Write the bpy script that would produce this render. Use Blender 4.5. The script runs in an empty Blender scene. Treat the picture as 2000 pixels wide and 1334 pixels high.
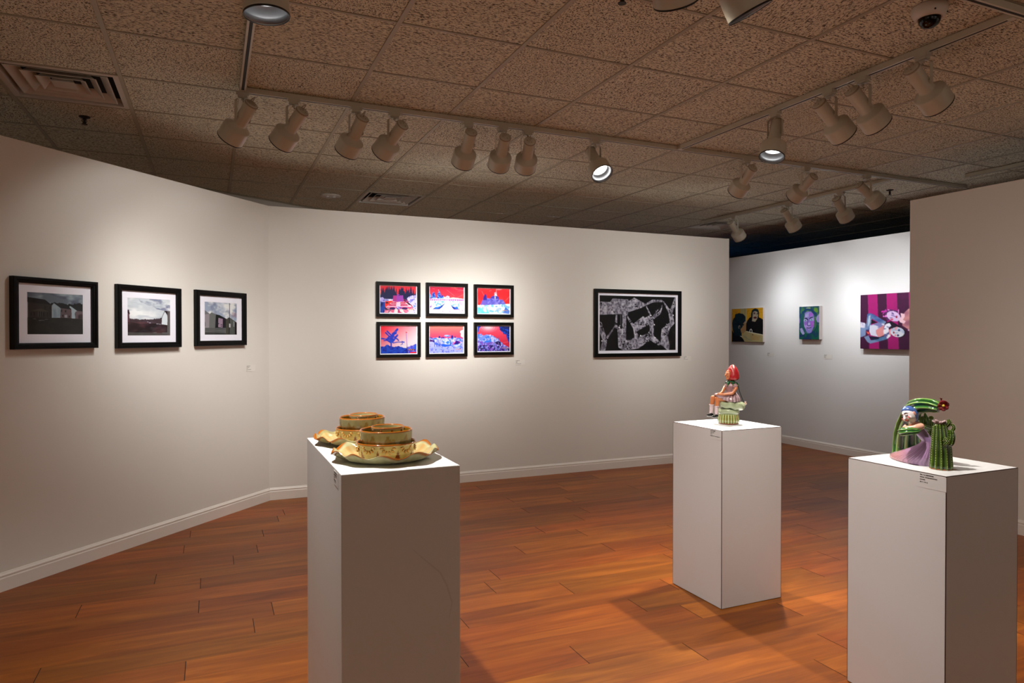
import bpy, math, random
import numpy as np
from mathutils import Vector, Matrix, Euler
R = math.radians
S = bpy.context.scene
COL = S.collection
random.seed(7)

# ---------------------------------------------------------------- helpers
def lin(c):
    return tuple(((v / 255) / 12.92 if v / 255 <= .04045 else ((v / 255 + .055) / 1.055) ** 2.4) for v in c[:3])

def mat(name, rgb, rough=.5, metal=0, spec=.5, coat=0, emit=None, es=0):
    m = bpy.data.materials.new(name); m.use_nodes = True
    b = m.node_tree.nodes['Principled BSDF']
    b.inputs['Base Color'].default_value = (*lin(rgb), 1)
    b.inputs['Roughness'].default_value = rough
    b.inputs['Metallic'].default_value = metal
    b.inputs['Specular IOR Level'].default_value = spec
    b.inputs['Coat Weight'].default_value = coat
    b.inputs['Coat Roughness'].default_value = .05
    if emit:
        b.inputs['Emission Color'].default_value = (*lin(emit), 1)
        b.inputs['Emission Strength'].default_value = es
    return m

def nd(m, t, **kw):
    n = m.node_tree.nodes.new(t)
    for k, v in kw.items(): setattr(n, k, v)
    return n
def lk(m, a, b): m.node_tree.links.new(a, b)
def bsdf(m): return m.node_tree.nodes['Principled BSDF']

def bump(m, scale, strength, dist=.001, coord='Object', detail=3, vec=None):
    tc = nd(m, 'ShaderNodeTexCoord'); no = nd(m, 'ShaderNodeTexNoise'); bu = nd(m, 'ShaderNodeBump')
    no.inputs['Scale'].default_value = scale; no.inputs['Detail'].default_value = detail
    bu.inputs['Strength'].default_value = strength; bu.inputs['Distance'].default_value = dist
    lk(m, vec or tc.outputs[coord], no.inputs['Vector']); lk(m, no.outputs['Fac'], bu.inputs['Height'])
    lk(m, bu.outputs['Normal'], bsdf(m).inputs['Normal'])
    return no

def vcmat(name, rough=.4, spec=.5, coat=0, bmp=None):
    m = mat(name, (128, 128, 128), rough, 0, spec, coat)
    a = nd(m, 'ShaderNodeAttribute'); a.attribute_name = 'Col'
    lk(m, a.outputs['Color'], bsdf(m).inputs['Base Color'])
    if bmp: bump(m, *bmp)
    return m

def mesh(name, vs, fs, m=None, smooth=False, cols=None):
    me = bpy.data.meshes.new(name)
    me.from_pydata([tuple(v) for v in vs], [], [tuple(f) for f in fs])
    if m is not None: me.materials.append(m)
    if smooth: me.polygons.foreach_set('use_smooth', [True] * len(me.polygons))
    if cols is not None:
        a = me.color_attributes.new('Col', 'FLOAT_COLOR', 'POINT')
        c = np.ones((len(vs), 4), np.float32); c[:, :3] = np.asarray(cols, np.float32)[:, :3]
        a.data.foreach_set('color', c.ravel())
    me.update()
    return me

def put(name, me, parent=None, M=None):
    o = bpy.data.objects.new(name, me); COL.objects.link(o)
    if parent is not None: o.parent = parent
    if M is not None: o.matrix_local = M
    return o

def empty(name, loc, rz=0, label=None, cat=None, group=None):
    o = bpy.data.objects.new(name, None); COL.objects.link(o)
    o.empty_display_size = .05
    o.location = loc; o.rotation_euler = (0, 0, rz)
    tag(o, label, cat, group)
    return o
def tag(o, label=None, cat=None, group=None, kind=None):
    if label: o['label'] = label
    if cat: o['category'] = cat
    if group: o['group'] = group
    if kind: o['kind'] = kind
    return o

class MB:
    def __init__(s): s.v = []; s.f = []; s.c = []
    def add(s, vs, fs, col=None):
        n = len(s.v); s.v += [tuple(v) for v in vs]; s.f += [tuple(i + n for i in f) for f in fs]
        if col is not None: s.c += ([col] * len(vs) if len(np.shape(col)) == 1 else [tuple(c) for c in col])
        return s
    def box(s, x0, x1, y0, y1, z0, z1, M=None, col=None):
        vs = [Vector(p) for p in ((x0, y0, z0), (x1, y0, z0), (x1, y1, z0), (x0, y1, z0), (x0, y0, z1), (x1, y0, z1), (x1, y1, z1), (x0, y1, z1))]
        if M is not None: vs = [M @ v for v in vs]
        return s.add(vs, [(0, 3, 2, 1), (4, 5, 6, 7), (0, 1, 5, 4), (1, 2, 6, 5), (2, 3, 7, 6), (3, 0, 4, 7)], col)
    def me(s, name, m=None, smooth=False):
        return mesh(name, s.v, s.f, m, smooth, s.c if s.c else None)

def lathe(prof, n=48, close=False, mod=None, colf=None, M=None):
    """prof: list of (r,z). mod(theta,k,r,z)->(r,z). Closed profile if close."""
    vs = []; cs = []
    K = len(prof)
    for k, (r, z) in enumerate(prof):
        for i in range(n):
            a = 2 * math.pi * i / n; rr, zz = (r, z) if mod is None else mod(a, k, r, z)
            v = Vector((rr * math.cos(a), rr * math.sin(a), zz))
            vs.append(M @ v if M is not None else v)
            if colf: cs.append(colf(a, k, rr, zz))
    fs = []
    for k in range(K - 1 + (1 if close else 0)):
        k2 = (k + 1) % K
        for i in range(n):
            j = (i + 1) % n
            fs.append((k * n + i, k * n + j, k2 * n + j, k2 * n + i))
    if not close:
        if prof[0][0] > 1e-6: fs.append(tuple(range(n))[::-1])
        if prof[-1][0] > 1e-6: fs.append(tuple((K - 1) * n + i for i in range(n)))
    return vs, fs, cs

def loft(pts, rads, n=12, ribs=0, amp=0, colf=None, flat=1.0, up=None, cap=True, sub=1):
    """tube along pts; rads float or per point; optional ribs around."""
    P = [Vector(p) for p in pts]; rr = list(rads) if hasattr(rads, '__len__') else [rads] * len(P)
    if sub > 1:   # catmull-rom refine
        Q = []; q = []
        for i in range(len(P) - 1):
            p0, p1, p2, p3 = P[max(i - 1, 0)], P[i], P[i + 1], P[min(i + 2, len(P) - 1)]
            for k in range(sub):
                t = k / sub
                Q.append(.5 * ((2 * p1) + (-p0 + p2) * t + (2 * p0 - 5 * p1 + 4 * p2 - p3) * t * t + (-p0 + 3 * p1 - 3 * p2 + p3) * t ** 3))
                q.append(rr[i] + (rr[i + 1] - rr[i]) * (t * t * (3 - 2 * t)))
        Q.append(P[-1]); q.append(rr[-1]); P, rr = Q, q
    vs = []; cs = []; X = None
    for i, p in enumerate(P):
        t = (P[min(i + 1, len(P) - 1)] - P[max(i - 1, 0)]).normalized()
        if X is None:
            u = Vector(up) if up else Vector((0, 0, 1)) if abs(t.z) < .9 else Vector((1, 0, 0))
            X = (u - t * u.dot(t)).normalized()
        else:
            X = (X - t * X.dot(t)).normalized()
        Y = t.cross(X)
        for k in range(n):
            a = 2 * math.pi * k / n
            r = rr[i] * (1 + (amp * math.cos(ribs * a) if ribs else 0))
            vs.append(p + X * r * math.cos(a) + Y * r * flat * math.sin(a))
            if colf: cs.append(colf(a, i / (len(P) - 1), k))
    fs = []
    for i in range(len(P) - 1):
        for k in range(n):
            j = (k + 1) % n
            fs.append((i * n + k, i * n + j, (i + 1) * n + j, (i + 1) * n + k))
    if cap:
        fs.append(tuple(range(n))[::-1]); fs.append(tuple((len(P) - 1) * n + k for k in range(n)))
    return vs, fs, cs

def ball(c, r, n=16, m=10, M=None, col=None):
    """ellipsoid; r scalar or triple"""
    r = (r, r, r) if not hasattr(r, '__len__') else r
    vs = [Vector((0, 0, -1))]
    for j in range(1, m):
        f = -math.pi / 2 + math.pi * j / m
        for i in range(n):
            a = 2 * math.pi * i / n; vs.append(Vector((math.cos(f) * math.cos(a), math.cos(f) * math.sin(a), math.sin(f))))
    vs.append(Vector((0, 0, 1)))
    fs = [(0, 1 + (i + 1) % n, 1 + i) for i in range(n)]
    for j in range(m - 2):
        for i in range(n):
            k = (i + 1) % n; b = 1 + j * n
            fs.append((b + i, b + k, b + n + k, b + n + i))
    b = 1 + (m - 2) * n
    fs += [(b + i, b + (i + 1) % n, len(vs) - 1) for i in range(n)]
    out = []
    for v in vs:
        w = Vector((v.x * r[0], v.y * r[1], v.z * r[2]))
        if M is not None: w = M @ w
        out.append(w + Vector(c))
    return out, fs

def capsule(mb, a, b, ra, rb, n=14):
    v, f, _ = loft([a, b], [ra, rb], n); mb.add(v, f)
    mb.add(*ball(a, ra, n, 8)); mb.add(*ball(b, rb, n, 8))

def remesh(me, voxel, smooth=3):
    o = bpy.data.objects.new('tmp', me); COL.objects.link(o)
    md = o.modifiers.new('r', 'REMESH'); md.mode = 'VOXEL'; md.voxel_size = voxel; md.use_smooth_shade = True
    if smooth:
        sm = o.modifiers.new('s', 'SMOOTH'); sm.factor = .5; sm.iterations = smooth
    dg = bpy.context.evaluated_depsgraph_get(); dg.update()
    out = bpy.data.meshes.new_from_object(o.evaluated_get(dg))
    out.name = me.name; bpy.data.objects.remove(o)
    out.polygons.foreach_set('use_smooth', [True] * len(out.polygons))
    return out

def aim(origin, d):
    """matrix with +Z along d"""
    z = Vector(d).normalized(); up = Vector((0, 0, 1)) if abs(z.z) < .99 else Vector((0, 1, 0))
    x = up.cross(z).normalized(); y = z.cross(x)
    m = Matrix((x, y, z)).transposed().to_4x4(); m.translation = Vector(origin)
    return m

# ---------------------------------------------------------------- camera / world
cam = bpy.data.objects.new('camera', bpy.data.cameras.new('camera')); COL.objects.link(cam)
cam.data.lens = 24.0416; cam.data.sensor_width = 36; cam.data.clip_start = .05
cam.location = (0, 0, 1.36); cam.rotation_euler = (R(90 - .583), 0, R(-23.725))
S.camera = cam
w = bpy.data.worlds.new('world'); S.world = w; w.use_nodes = True
w.node_tree.nodes['Background'].inputs['Color'].default_value = (.5, .6, .8, 1)
w.node_tree.nodes['Background'].inputs['Strength'].default_value = 0.0
S.view_settings.view_transform = 'Standard'; S.view_settings.look = 'None'
S.view_settings.gamma = 1; S.view_settings.use_curve_mapping = False
S.view_settings.exposure = 0.8
S.cycles.max_bounces = 7; S.cycles.diffuse_bounces = 5; S.cycles.glossy_bounces = 3; S.cycles.transparent_max_bounces = 6
S.cycles.caustics_reflective = False; S.cycles.caustics_refractive = False; S.cycles.adaptive_threshold = .025

CEIL = 2.754; PART = 2.412
# ---------------------------------------------------------------- floor
M_floor = mat('laminate_wood', (150, 78, 40), .36, spec=.22)
def floor_nodes(m):
    at = nd(m, 'ShaderNodeAttribute'); at.attribute_name = 'Col'
    sep = nd(m, 'ShaderNodeSeparateColor'); lk(m, at.outputs['Color'], sep.inputs[0])
    tc = nd(m, 'ShaderNodeTexCoord')
    # offset the grain per plank
    cmb = nd(m, 'ShaderNodeCombineXYZ')
    for i, k in ((0, 37.0), (1, 11.0), (2, 5.0)):
        mu = nd(m, 'ShaderNodeMath', operation='MULTIPLY'); mu.inputs[1].default_value = k
        lk(m, sep.outputs[i % 2], mu.inputs[0]); lk(m, mu.outputs[0], cmb.inputs[i])
    ad = nd(m, 'ShaderNodeVectorMath', operation='ADD'); lk(m, tc.outputs['Object'], ad.inputs[0]); lk(m, cmb.outputs[0], ad.inputs[1])
    mp = nd(m, 'ShaderNodeMapping'); mp.inputs['Scale'].default_value = (1.3, 13, 1); lk(m, ad.outputs[0], mp.inputs[0])
    n1 = nd(m, 'ShaderNodeTexNoise'); n1.inputs['Scale'].default_value = 1.0; n1.inputs['Detail'].default_value = 5; n1.inputs['Distortion'].default_value = 1.2
    lk(m, mp.outputs[0], n1.inputs['Vector'])
    mp2 = nd(m, 'ShaderNodeMapping'); mp2.inputs['Scale'].default_value = (6, 160, 1); lk(m, ad.outputs[0], mp2.inputs[0])
    n2 = nd(m, 'ShaderNodeTexNoise'); n2.inputs['Scale'].default_value = 1.0; n2.inputs['Detail'].default_value = 3
    lk(m, mp2.outputs[0], n2.inputs['Vector'])
    r1 = nd(m, 'ShaderNodeValToRGB'); lk(m, n1.outputs['Fac'], r1.inputs[0])
    e = r1.color_ramp.elements
    e[0].position = .22; e[0].color = (*lin((112, 55, 11)), 1); e[1].position = .8; e[1].color = (*lin((174, 98, 27)), 1)
    e2 = r1.color_ramp.elements.new(.5); e2.color = (*lin((142, 74, 16)), 1)
    mx = nd(m, 'ShaderNodeMix', data_type='RGBA', blend_type='MULTIPLY'); mx.inputs[0].default_value = .22
    r2 = nd(m, 'ShaderNodeValToRGB'); lk(m, n2.outputs['Fac'], r2.inputs[0])
    r2.color_ramp.elements[0].color = (.45, .4, .38, 1); r2.color_ramp.elements[0].position = .35
    r2.color_ramp.elements[1].color = (1, 1, 1, 1); r2.color_ramp.elements[1].position = .6
    lk(m, r1.outputs[0], mx.inputs[6]); lk(m, r2.outputs[0], mx.inputs[7])
    # plank to plank tone
    hs = nd(m, 'ShaderNodeHueSaturation')
    mr = nd(m, 'ShaderNodeMapRange'); mr.inputs[3].default_value = .78; mr.inputs[4].default_value = 1.16
    lk(m, sep.outputs[2], mr.inputs[0]); lk(m, mr.outputs[0], hs.inputs['Value'])
    mr2 = nd(m, 'ShaderNodeMapRange'); mr2.inputs[3].default_value = .494; mr2.inputs[4].default_value = .506
    lk(m, sep.outputs[0], mr2.inputs[0]); lk(m, mr2.outputs[0], hs.inputs['Hue'])
    lk(m, mx.outputs[2], hs.inputs['Color']); lk(m, hs.outputs[0], bsdf(m).inputs['Base Color'])
    bu = nd(m, 'ShaderNodeBump'); bu.inputs['Strength'].default_value = .08; bu.inputs['Distance'].default_value = .002
    lk(m, n2.outputs['Fac'], bu.inputs['Height']); lk(m, bu.outputs[0], bsdf(m).inputs['Normal'])
floor_nodes(M_floor)
X0, X1, Y0, Y1 = -4.2, 9.2, -3.2, 11.2
M_seam = mat('seam_dark', (26, 14, 9), .8)
JO = {12: .132, 13: .705, 14: .235, 15: .958, 16: .764, 17: 1.087, 18: .548, 19: .176, 20: .273, 22: .587, 23: 1.13, 24: .899, 25: .116, 26: .261, 27: 1.025}
def build_floor():
    vs, fs, cs = [], [], []
    W, L = .1735, 1.19
    rr = random.Random(3)
    for r in range(int((Y0 - .017) / W) - 1, int((Y1 - .017) / W) + 1):
        y0 = .017 + r * W + .00025; y1 = y0 + W - .0005
        off = JO.get(r, rr.random() * L)
        k = math.floor((X0 - off) / L)
        while off + k * L < X1:
            a = max(off + k * L + .0016, X0); b = min(off + (k + 1) * L - .0016, X1); k += 1
            if b <= a: continue
            n = len(vs); vs += [(a, y0, 0), (b, y0, 0), (b, y1, 0), (a, y1, 0)]; fs.append((n, n + 1, n + 2, n + 3))
            c = (rr.random(), rr.random(), rr.random()); cs += [c] * 4
    n = len(vs); vs += [(X0, Y0, -.0015), (X1, Y0, -.0015), (X1, Y1, -.0015), (X0, Y1, -.0015)]; fs.append((n, n + 1, n + 2, n + 3)); cs += [(0, 0, 0)] * 4
    n = len(vs); vs += [(X0, Y0, -.06), (X1, Y0, -.06), (X1, Y1, -.06), (X0, Y1, -.06)]; fs.append((n + 3, n + 2, n + 1, n)); cs += [(0, 0, 0)] * 4
    me = mesh('floor', vs, fs, M_floor, cols=cs); me.materials.append(M_seam)
    me.polygons[-1].material_index = 1; me.polygons[-2].material_index = 1
    return tag(put('floor', me), kind='structure')
build_floor()

# ---------------------------------------------------------------- ceiling
GX, GY, T = -.445, 3.016, .6096
VENTS = [(-1, 2), (3, 6), (10, 6)]
M_tile = mat('fissured_tile', (196, 178, 156), .95, spec=.1)
def tile_nodes(m):
    at = nd(m, 'ShaderNodeAttribute'); at.attribute_name = 'Col'
    sep = nd(m, 'ShaderNodeSeparateColor'); lk(m, at.outputs['Color'], sep.inputs[0])
    tc = nd(m, 'ShaderNodeTexCoord')
    cmb = nd(m, 'ShaderNodeCombineXYZ')
    for i, k in ((0, 31.0), (1, 17.0)):
        mu = nd(m, 'ShaderNodeMath', operation='MULTIPLY'); mu.inputs[1].default_value = k
        lk(m, sep.outputs[0], mu.inputs[0]); lk(m, mu.outputs[0], cmb.inputs[i])
    ad = nd(m, 'ShaderNodeVectorMath', operation='ADD'); lk(m, tc.outputs['Object'], ad.inputs[0]); lk(m, cmb.outputs[0], ad.inputs[1])
    def fiss(sx, sy):
        mp = nd(m, 'ShaderNodeMapping'); mp.inputs['Scale'].default_value = (sx, sy, 1); lk(m, ad.outputs[0], mp.inputs[0])
        n = nd(m, 'ShaderNodeTexNoise'); n.inputs['Scale'].default_value = 1; n.inputs['Detail'].default_value = 4; n.inputs['Roughness'].default_value = .62
        n.inputs['Distortion'].default_value = .6
        lk(m, mp.outputs[0], n.inputs['Vector'])
        return n.outputs['Fac']
    a, b, c = fiss(64, 170), fiss(170, 64), fiss(132, 132)
    m1 = nd(m, 'ShaderNodeMix'); lk(m, sep.outputs[1], m1.inputs[0]); lk(m, a, m1.inputs[2]); lk(m, b, m1.inputs[3])
    m2 = nd(m, 'ShaderNodeMix'); lk(m, sep.outputs[2], m2.inputs[0]); lk(m, m1.outputs[0], m2.inputs[2]); lk(m, c, m2.inputs[3])
    rp = nd(m, 'ShaderNodeValToRGB'); lk(m, m2.outputs[0], rp.inputs[0])
    e = rp.color_ramp.elements
    e[0].position = .355; e[0].color = (*lin((44, 38, 30)), 1); e[1].position = .47; e[1].color = (*lin((224, 219, 197)), 1)
    e3 = e.new(.42); e3.color = (*lin((150, 142, 121)), 1)
    lk(m, rp.outputs[0], bsdf(m).inputs['Base Color'])
    bu = nd(m, 'ShaderNodeBump'); bu.inputs['Strength'].default_value = 1; bu.inputs['Distance'].default_value = .006
    lk(m, rp.outputs[0], bu.inputs['Height']); lk(m, bu.outputs[0], bsdf(m).inputs['Normal'])
tile_nodes(M_tile)
M_bar = mat('grid_bar_paint', (168, 160, 138), .5)
M_back = mat('plenum_dark', (18, 16, 14), .9)
def build_ceiling():
    vs, fs, cs = [], [], []
    rr = random.Random(11)
    i0, i1 = int((X0 - GX) / T) - 1, int((X1 - GX) / T) + 1
    j0, j1 = int((Y0 - GY) / T) - 1, int((Y1 - GY) / T) + 1
    for i in range(i0, i1):
        for j in range(j0, j1):
            if (i, j) in VENTS: continue
            x, y = GX + i * T, GY + j * T; g = .0135
            q = rr.random(); iso = 0.0 if rr.random() < .72 else 1.0; dr = 1.0 if rr.random() < .18 else 0.0
            n = len(vs); d = .007
            # tegular tile: face drops level with the bar, side bevels up
            for (xx, yy) in ((x + g, y + g), (x + T - g, y + g), (x + T - g, y + T - g), (x + g, y + T - g)): vs.append((xx, yy, CEIL))
            for (xx, yy) in ((x + 0, y + 0), (x + T, y + 0), (x + T, y + T), (x + 0, y + T)): vs.append((xx, yy, CEIL + d))
            fs += [(n + 3, n + 2, n + 1, n), (n, n + 1, n + 5, n + 4), (n + 1, n + 2, n + 6, n + 5), (n + 2, n + 3, n + 7, n + 6), (n + 3, n, n + 4, n + 7)]
            cs += [(q, dr, iso)] * 8
    nt = len(fs)
    n = len(vs); zz = CEIL + .05
    vs += [(X0, Y0, zz), (X1, Y0, zz), (X1, Y1, zz), (X0, Y1, zz)]; fs.append((n, n + 1, n + 2, n + 3)[::-1]); cs += [(0, 0, 0)] * 4
    n = len(vs); zz = CEIL + .12
    vs += [(X0, Y0, zz), (X1, Y0, zz), (X1, Y1, zz), (X0, Y1, zz)]; fs.append((n, n + 1, n + 2, n + 3)); cs += [(0, 0, 0)] * 4
    me = mesh('ceiling', vs, fs, M_tile, cols=cs); me.materials.append(M_back)
    me.polygons[-1].material_index = 1; me.polygons[-2].material_index = 1
    c = tag(put('ceiling', me), kind='structure')
    mb = MB()
    for i in range(i0 + 1, i1):
        x = GX + i * T; mb.box(x - .0105, x + .0105, Y0, Y1, CEIL - .004, CEIL + .02)
    for j in range(j0 + 1, j1):
        y = GY + j * T; mb.box(X0, X1, y - .0075, y + .0075, CEIL - .0025, CEIL + .018)
    put('ceiling_grid', mb.me('ceiling_grid', M_bar), c)
build_ceiling()

# ---------------------------------------------------------------- walls
def wallmat(name, rgb, bs=260, st=.18):
    m = mat(name, rgb, .75, spec=.25); bump(m, bs, st, .0008, detail=2); return m
M_wall = wallmat('wall_paint', (221, 217, 209))
M_wall2 = wallmat('wall_paint_far', (224, 223, 221))
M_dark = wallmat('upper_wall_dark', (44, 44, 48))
M_base = mat('baseboard_gloss', (228, 221, 212), .4)
def wall(name, a, b, z0, z1, th, m):
    """box wall whose visible face runs a->b; thickness goes to the left of a->b"""
    a = Vector((*a, 0)); b = Vector((*b, 0)); d = (b - a).normalized(); n = Vector((-d.y, d.x, 0)) * th
    vs = [a, b, b + n, a + n]; vs = [v + Vector((0, 0, z0)) for v in vs] + [v + Vector((0, 0, z1)) for v in vs]
    me = mesh(name, vs, [(0, 3, 2, 1), (4, 5, 6, 7), (0, 1, 5, 4), (1, 2, 6, 5), (2, 3, 7, 6), (3, 0, 4, 7)], m)
    return tag(put(name, me), kind='structure')
def baseboard(name, a, b, ext0=0, ext1=0):
    a = Vector((*a, 0)); b = Vector((*b, 0)); d = (b - a).normalized(); a -= d * ext0; b += d * ext1
    n = Vector((d.y, -d.x, 0))    # into the room
    prof = [(0, 0), (.013, 0), (.013, .068), (.0105, .073), (.0105, .078), (.012, .081), (.011, .086), (.006, .092), (.003, .098), (0, .1)]
    vs = []; 
    for p in (a, b): vs += [p + n * o + Vector((0, 0, z)) for o, z in prof]
    K = len(prof); fs = [(k, (k + 1) % K, K + (k + 1) % K, K + k) for k in range(K)] + [tuple(range(K))[::-1], tuple(range(K, 2 * K))]
    return tag(put(name, mesh(name, vs, fs, M_base)), kind='structure')

LA, LC = (-1.029, 4.385), (.429, 5.93)
ld = (Vector(LC) - Vector(LA)).normalized(); LA2 = Vector(LA) - ld * 3.2
wall('wall_left', LA2, LC, 0, PART, .12, M_wall)
wall('wall_back', (.429, 5.93), (5.213, 5.93), 0, PART, .12, M_wall)
wall('wall_far', (6.56, 9.6), (6.56, .5), 0, PART + .005, .12, M_wall2)
wall('wall_right', (5.03, 3.67), (5.03, -3.1), 0, PART, .12, M_wall)
baseboard('baseboard_left', LA2, LC, 0, -.004)
baseboard('baseboard_back', LC, (5.213, 5.93), -.004, 0)
baseboard('baseboard_far', (6.56, 9.6), (6.56, .5))
baseboard('baseboard_right', (5.03, 3.67), (5.03, -3.1))
# outer shell
H = CEIL + .1
wall('wall_outer_back', (-4.2, 4.80), (4.6, 9.82), 0, H, .15, wallmat('outer_paint', (196, 190, 180)))
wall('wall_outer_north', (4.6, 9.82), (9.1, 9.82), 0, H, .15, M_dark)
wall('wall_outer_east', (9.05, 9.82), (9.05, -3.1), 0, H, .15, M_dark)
wall('wall_outer_south', (9.05, -3.05), (-4.05, -3.05), 0, H, .15, M_wall)
wall('wall_outer_west', (-4.05, -3.05), (-4.05, 4.9), 0, H, .15, M_wall)
# wall angle where the ceiling grid meets the outer wall
a, b = Vector((-4.0, 4.90)), Vector((4.5, 9.75)); d = (b - a).normalized(); n = Vector((d.y, -d.x))
vs = []
for p in (a, b):
    for o, z in ((0, CEIL - .012), (.02, CEIL - .012), (.02, CEIL - .010), (0, CEIL + .01)): vs.append((p.x + n.x * o, p.y + n.y * o, z))
tag(put('trim_1', mesh('trim_1', vs, [(0, 1, 5, 4), (1, 2, 6, 5), (2, 3, 7, 6), (3, 0, 4, 7), (3, 2, 1, 0), (4, 5, 6, 7)], M_bar)), kind='structure')
# dusk window in the back room (source of the blue glow above the partition)
wf = MB(); wf.box(5.3, 8.0, 9.76, 9.82, .9, 2.6)
wo = tag(put('window_1', wf.me('window_1', mat('window_frame_dark', (40, 42, 46), .5))), kind='structure')
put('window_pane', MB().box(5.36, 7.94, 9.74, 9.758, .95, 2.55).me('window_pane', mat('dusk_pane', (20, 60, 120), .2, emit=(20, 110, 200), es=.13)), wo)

# ---------------------------------------------------------------- track rails
M_white = mat('fixture_enamel', (192, 186, 168), .3, spec=.5)
M_slot = mat('track_slot', (34, 30, 26), .7)
def track(name, a, b, label, z=CEIL):
    a = Vector((*a, 0)); b = Vector((*b, 0)); c = (a + b) / 2; d = b - a; L = d.length / 2
    r = empty(name, (c.x, c.y, z - .004), math.atan2(d.y, d.x), label, 'track', 'ceiling lighting tracks')
    h = .03; wd = .017
    mb = MB(); mb.box(-L, L, -wd, -.0075, -h, 0); mb.box(-L, L, .0075, wd, -h, 0); mb.box(-L, L, -.006, .006, -.006, 0)
    mb.box(-L, -L + .03, -wd - .001, wd + .001, -h - .001, 0); mb.box(L - .03, L, -wd - .001, wd + .001, -h - .001, 0)
    put('rail', mb.me('rail', M_white), r)
    put('slot', MB().box(-L + .03, L - .03, -.0074, .0074, -.0288, -.0062).me('slot', M_slot), r)
    return r
TY, TX = 4.15, 3.165
track('lighting_track', (.165, TY), (6.44, TY), 'long white track along the middle of the ceiling carrying eleven spotlights')
track('lighting_track', (.165, .2), (.165, TY - .018), 'white track running towards the viewer at upper left, single downward spotlight on it')
track('lighting_track', (TX, 1.83), (TX, TY - .018), 'white track at upper right below the dome camera, carrying four spotlights')
track('lighting_track', (.2, 1.81), (4.8, 1.81), 'white track crossing the very top right corner above the dome camera')
track('lighting_track', (5.51, TY + .018), (5.51, 6.75), 'distant white track in front of the wall of paintings, three spotlights')
track('lighting_track', (6.0, 1.2), (6.0, 3.86), 'short grey track end over the top of the right partition')

# ---------------------------------------------------------------- spotlight fixtures
M_rim = mat('rim_black', (10, 10, 11), .4)
M_refl = mat('reflector_aluminium', (120, 122, 128), .32, metal=.85)
M_bulb = mat('bulb_lens', (255, 250, 240), .2, emit=(255, 250, 240), es=7)
M_cable = mat('cable_white', (170, 158, 140), .5)
HP = .109     # pivot along the head axis
def head_mesh():
    p = [(.001, 0), (.028, 0), (.034, .002), (.037, .007), (.037, .010), (.037, .145), (.0372, .1475), (.0395, .1505), (.0420, .1525), (.0690, .1690), (.0715, .1708), (.0738, .1735), (.0745, .1765), (.0746, .180), (.0750, .250), (.0750, .258), (.0735, .259), (.0725, .2585), (.072, .245), (.070, .182), (.06, .176), (.038, .172), (.001, .170)]
    v, f, _ = lathe(p, 40); return mesh('lamp_head', v, f, M_white, True)
def rim_mesh():
    p = [(.0752, .2545), (.0757, .258), (.0752, .2605), (.0728, .2607), (.0722, .2575)]
    v, f, _ = lathe(p, 40, close=True); return mesh('rim', v, f, M_rim, True)
def refl_mesh():
    p = [(.0712, .256), (.0705, .235), (.066, .217), (.057, .205), (.050, .200), (.049, .2005), (.056, .2058), (.065, .218), (.0696, .236), (.0703, .256)]
    v, f, _ = lathe(p[::-1], 40, close=True); return mesh('reflector', v, f, M_refl, True)
def bulb_mesh():
    p = [(.001, .190), (.048, .190), (.050, .200), (.046, .2045), (.03, .208), (.001, .2095)]
    v, f, _ = lathe(p, 32); return mesh('bulb', v, f, M_bulb, True)
def vent_cap():
    mb = MB()
    for a in (0, 2.1, 4.2):
        mb.add(*lathe([(.001, 0), (.0035, 0), (.0035, -.0015), (.001, -.0015)], 10, M=Matrix.Translation((.018 * math.cos(a), .018 * math.sin(a), 0)))[:2])
    mb.add(*lathe([(.036, .004), (.0385, .006), (.0385, .012), (.036, .013)], 32, close=True)[:2])
    return mb.me('back_cap', mat('cap_beige', (150, 138, 120), .6))  # back cap in one even beige, darker than the head
def adapter_mesh():
    mb = MB(); mb.box(-.034, .034, -.0185, .0185, -.018, .004)
    mb.box(-.026, .026, -.016, .016, -.030, -.018)
    mb.add(*lathe([(.001, -.045), (.008, -.045), (.008, -.03), (.001, -.03)], 14)[:2])
    return mb.me('adapter', M_white)
def yoke_mesh():
    """flat U strap; local frame: z up from pivot, arms along +-x"""
    mb = MB(); w = .0115; t = .0014; R0 = .0435; H0 = .105
    path = []
    for k in range(0, 13):
        a = math.pi * k / 12; path.append((R0 * math.cos(a) * (1 if abs(math.cos(a)) > .0 else 1), H0 - .018 + .022 * math.sin(a)))
    pts = [(R0, -.012)] + path + [(-R0, -.012)]
    vs = []; fs = []
    for (x, z) in pts:
        l = math.hypot(x, z - H0 + .04) or 1
        nx, nz = x / l, (z - H0 + .04) / l if z > H0 - .03 else 0
        if z <= H0 - .03: nx = 1 if x > 0 else -1
        for s, o in ((-w, 0), (w, 0), (w, t), (-w, t)): vs.append((x + nx * o, s, z + nz * o))
    for i in range(len(pts) - 1):
        for k in range(4):
            j = (k + 1) % 4; fs.append((i * 4 + k, i * 4 + j, i * 4 + 4 + j, i * 4 + 4 + k))
    fs += [(3, 2, 1, 0), tuple(len(vs) - 4 + k for k in range(4))]
    mb.add(vs, fs)
    for s in (-1, 1):
        mb.add(*lathe([(.001, -.0035), (.008, -.0035), (.008, .0035), (.001, .0035)], 14, M=Matrix.Translation((s * (R0 - .003), 0, 0)) @ Matrix.Rotation(R(90), 4, 'Y'))[:2])
    return mb.me('yoke', M_white)
MH, MR, MF, MBU, MA, MY, MV = head_mesh(), rim_mesh(), refl_mesh(), bulb_mesh(), adapter_mesh(), yoke_mesh(), vent_cap()
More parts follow.
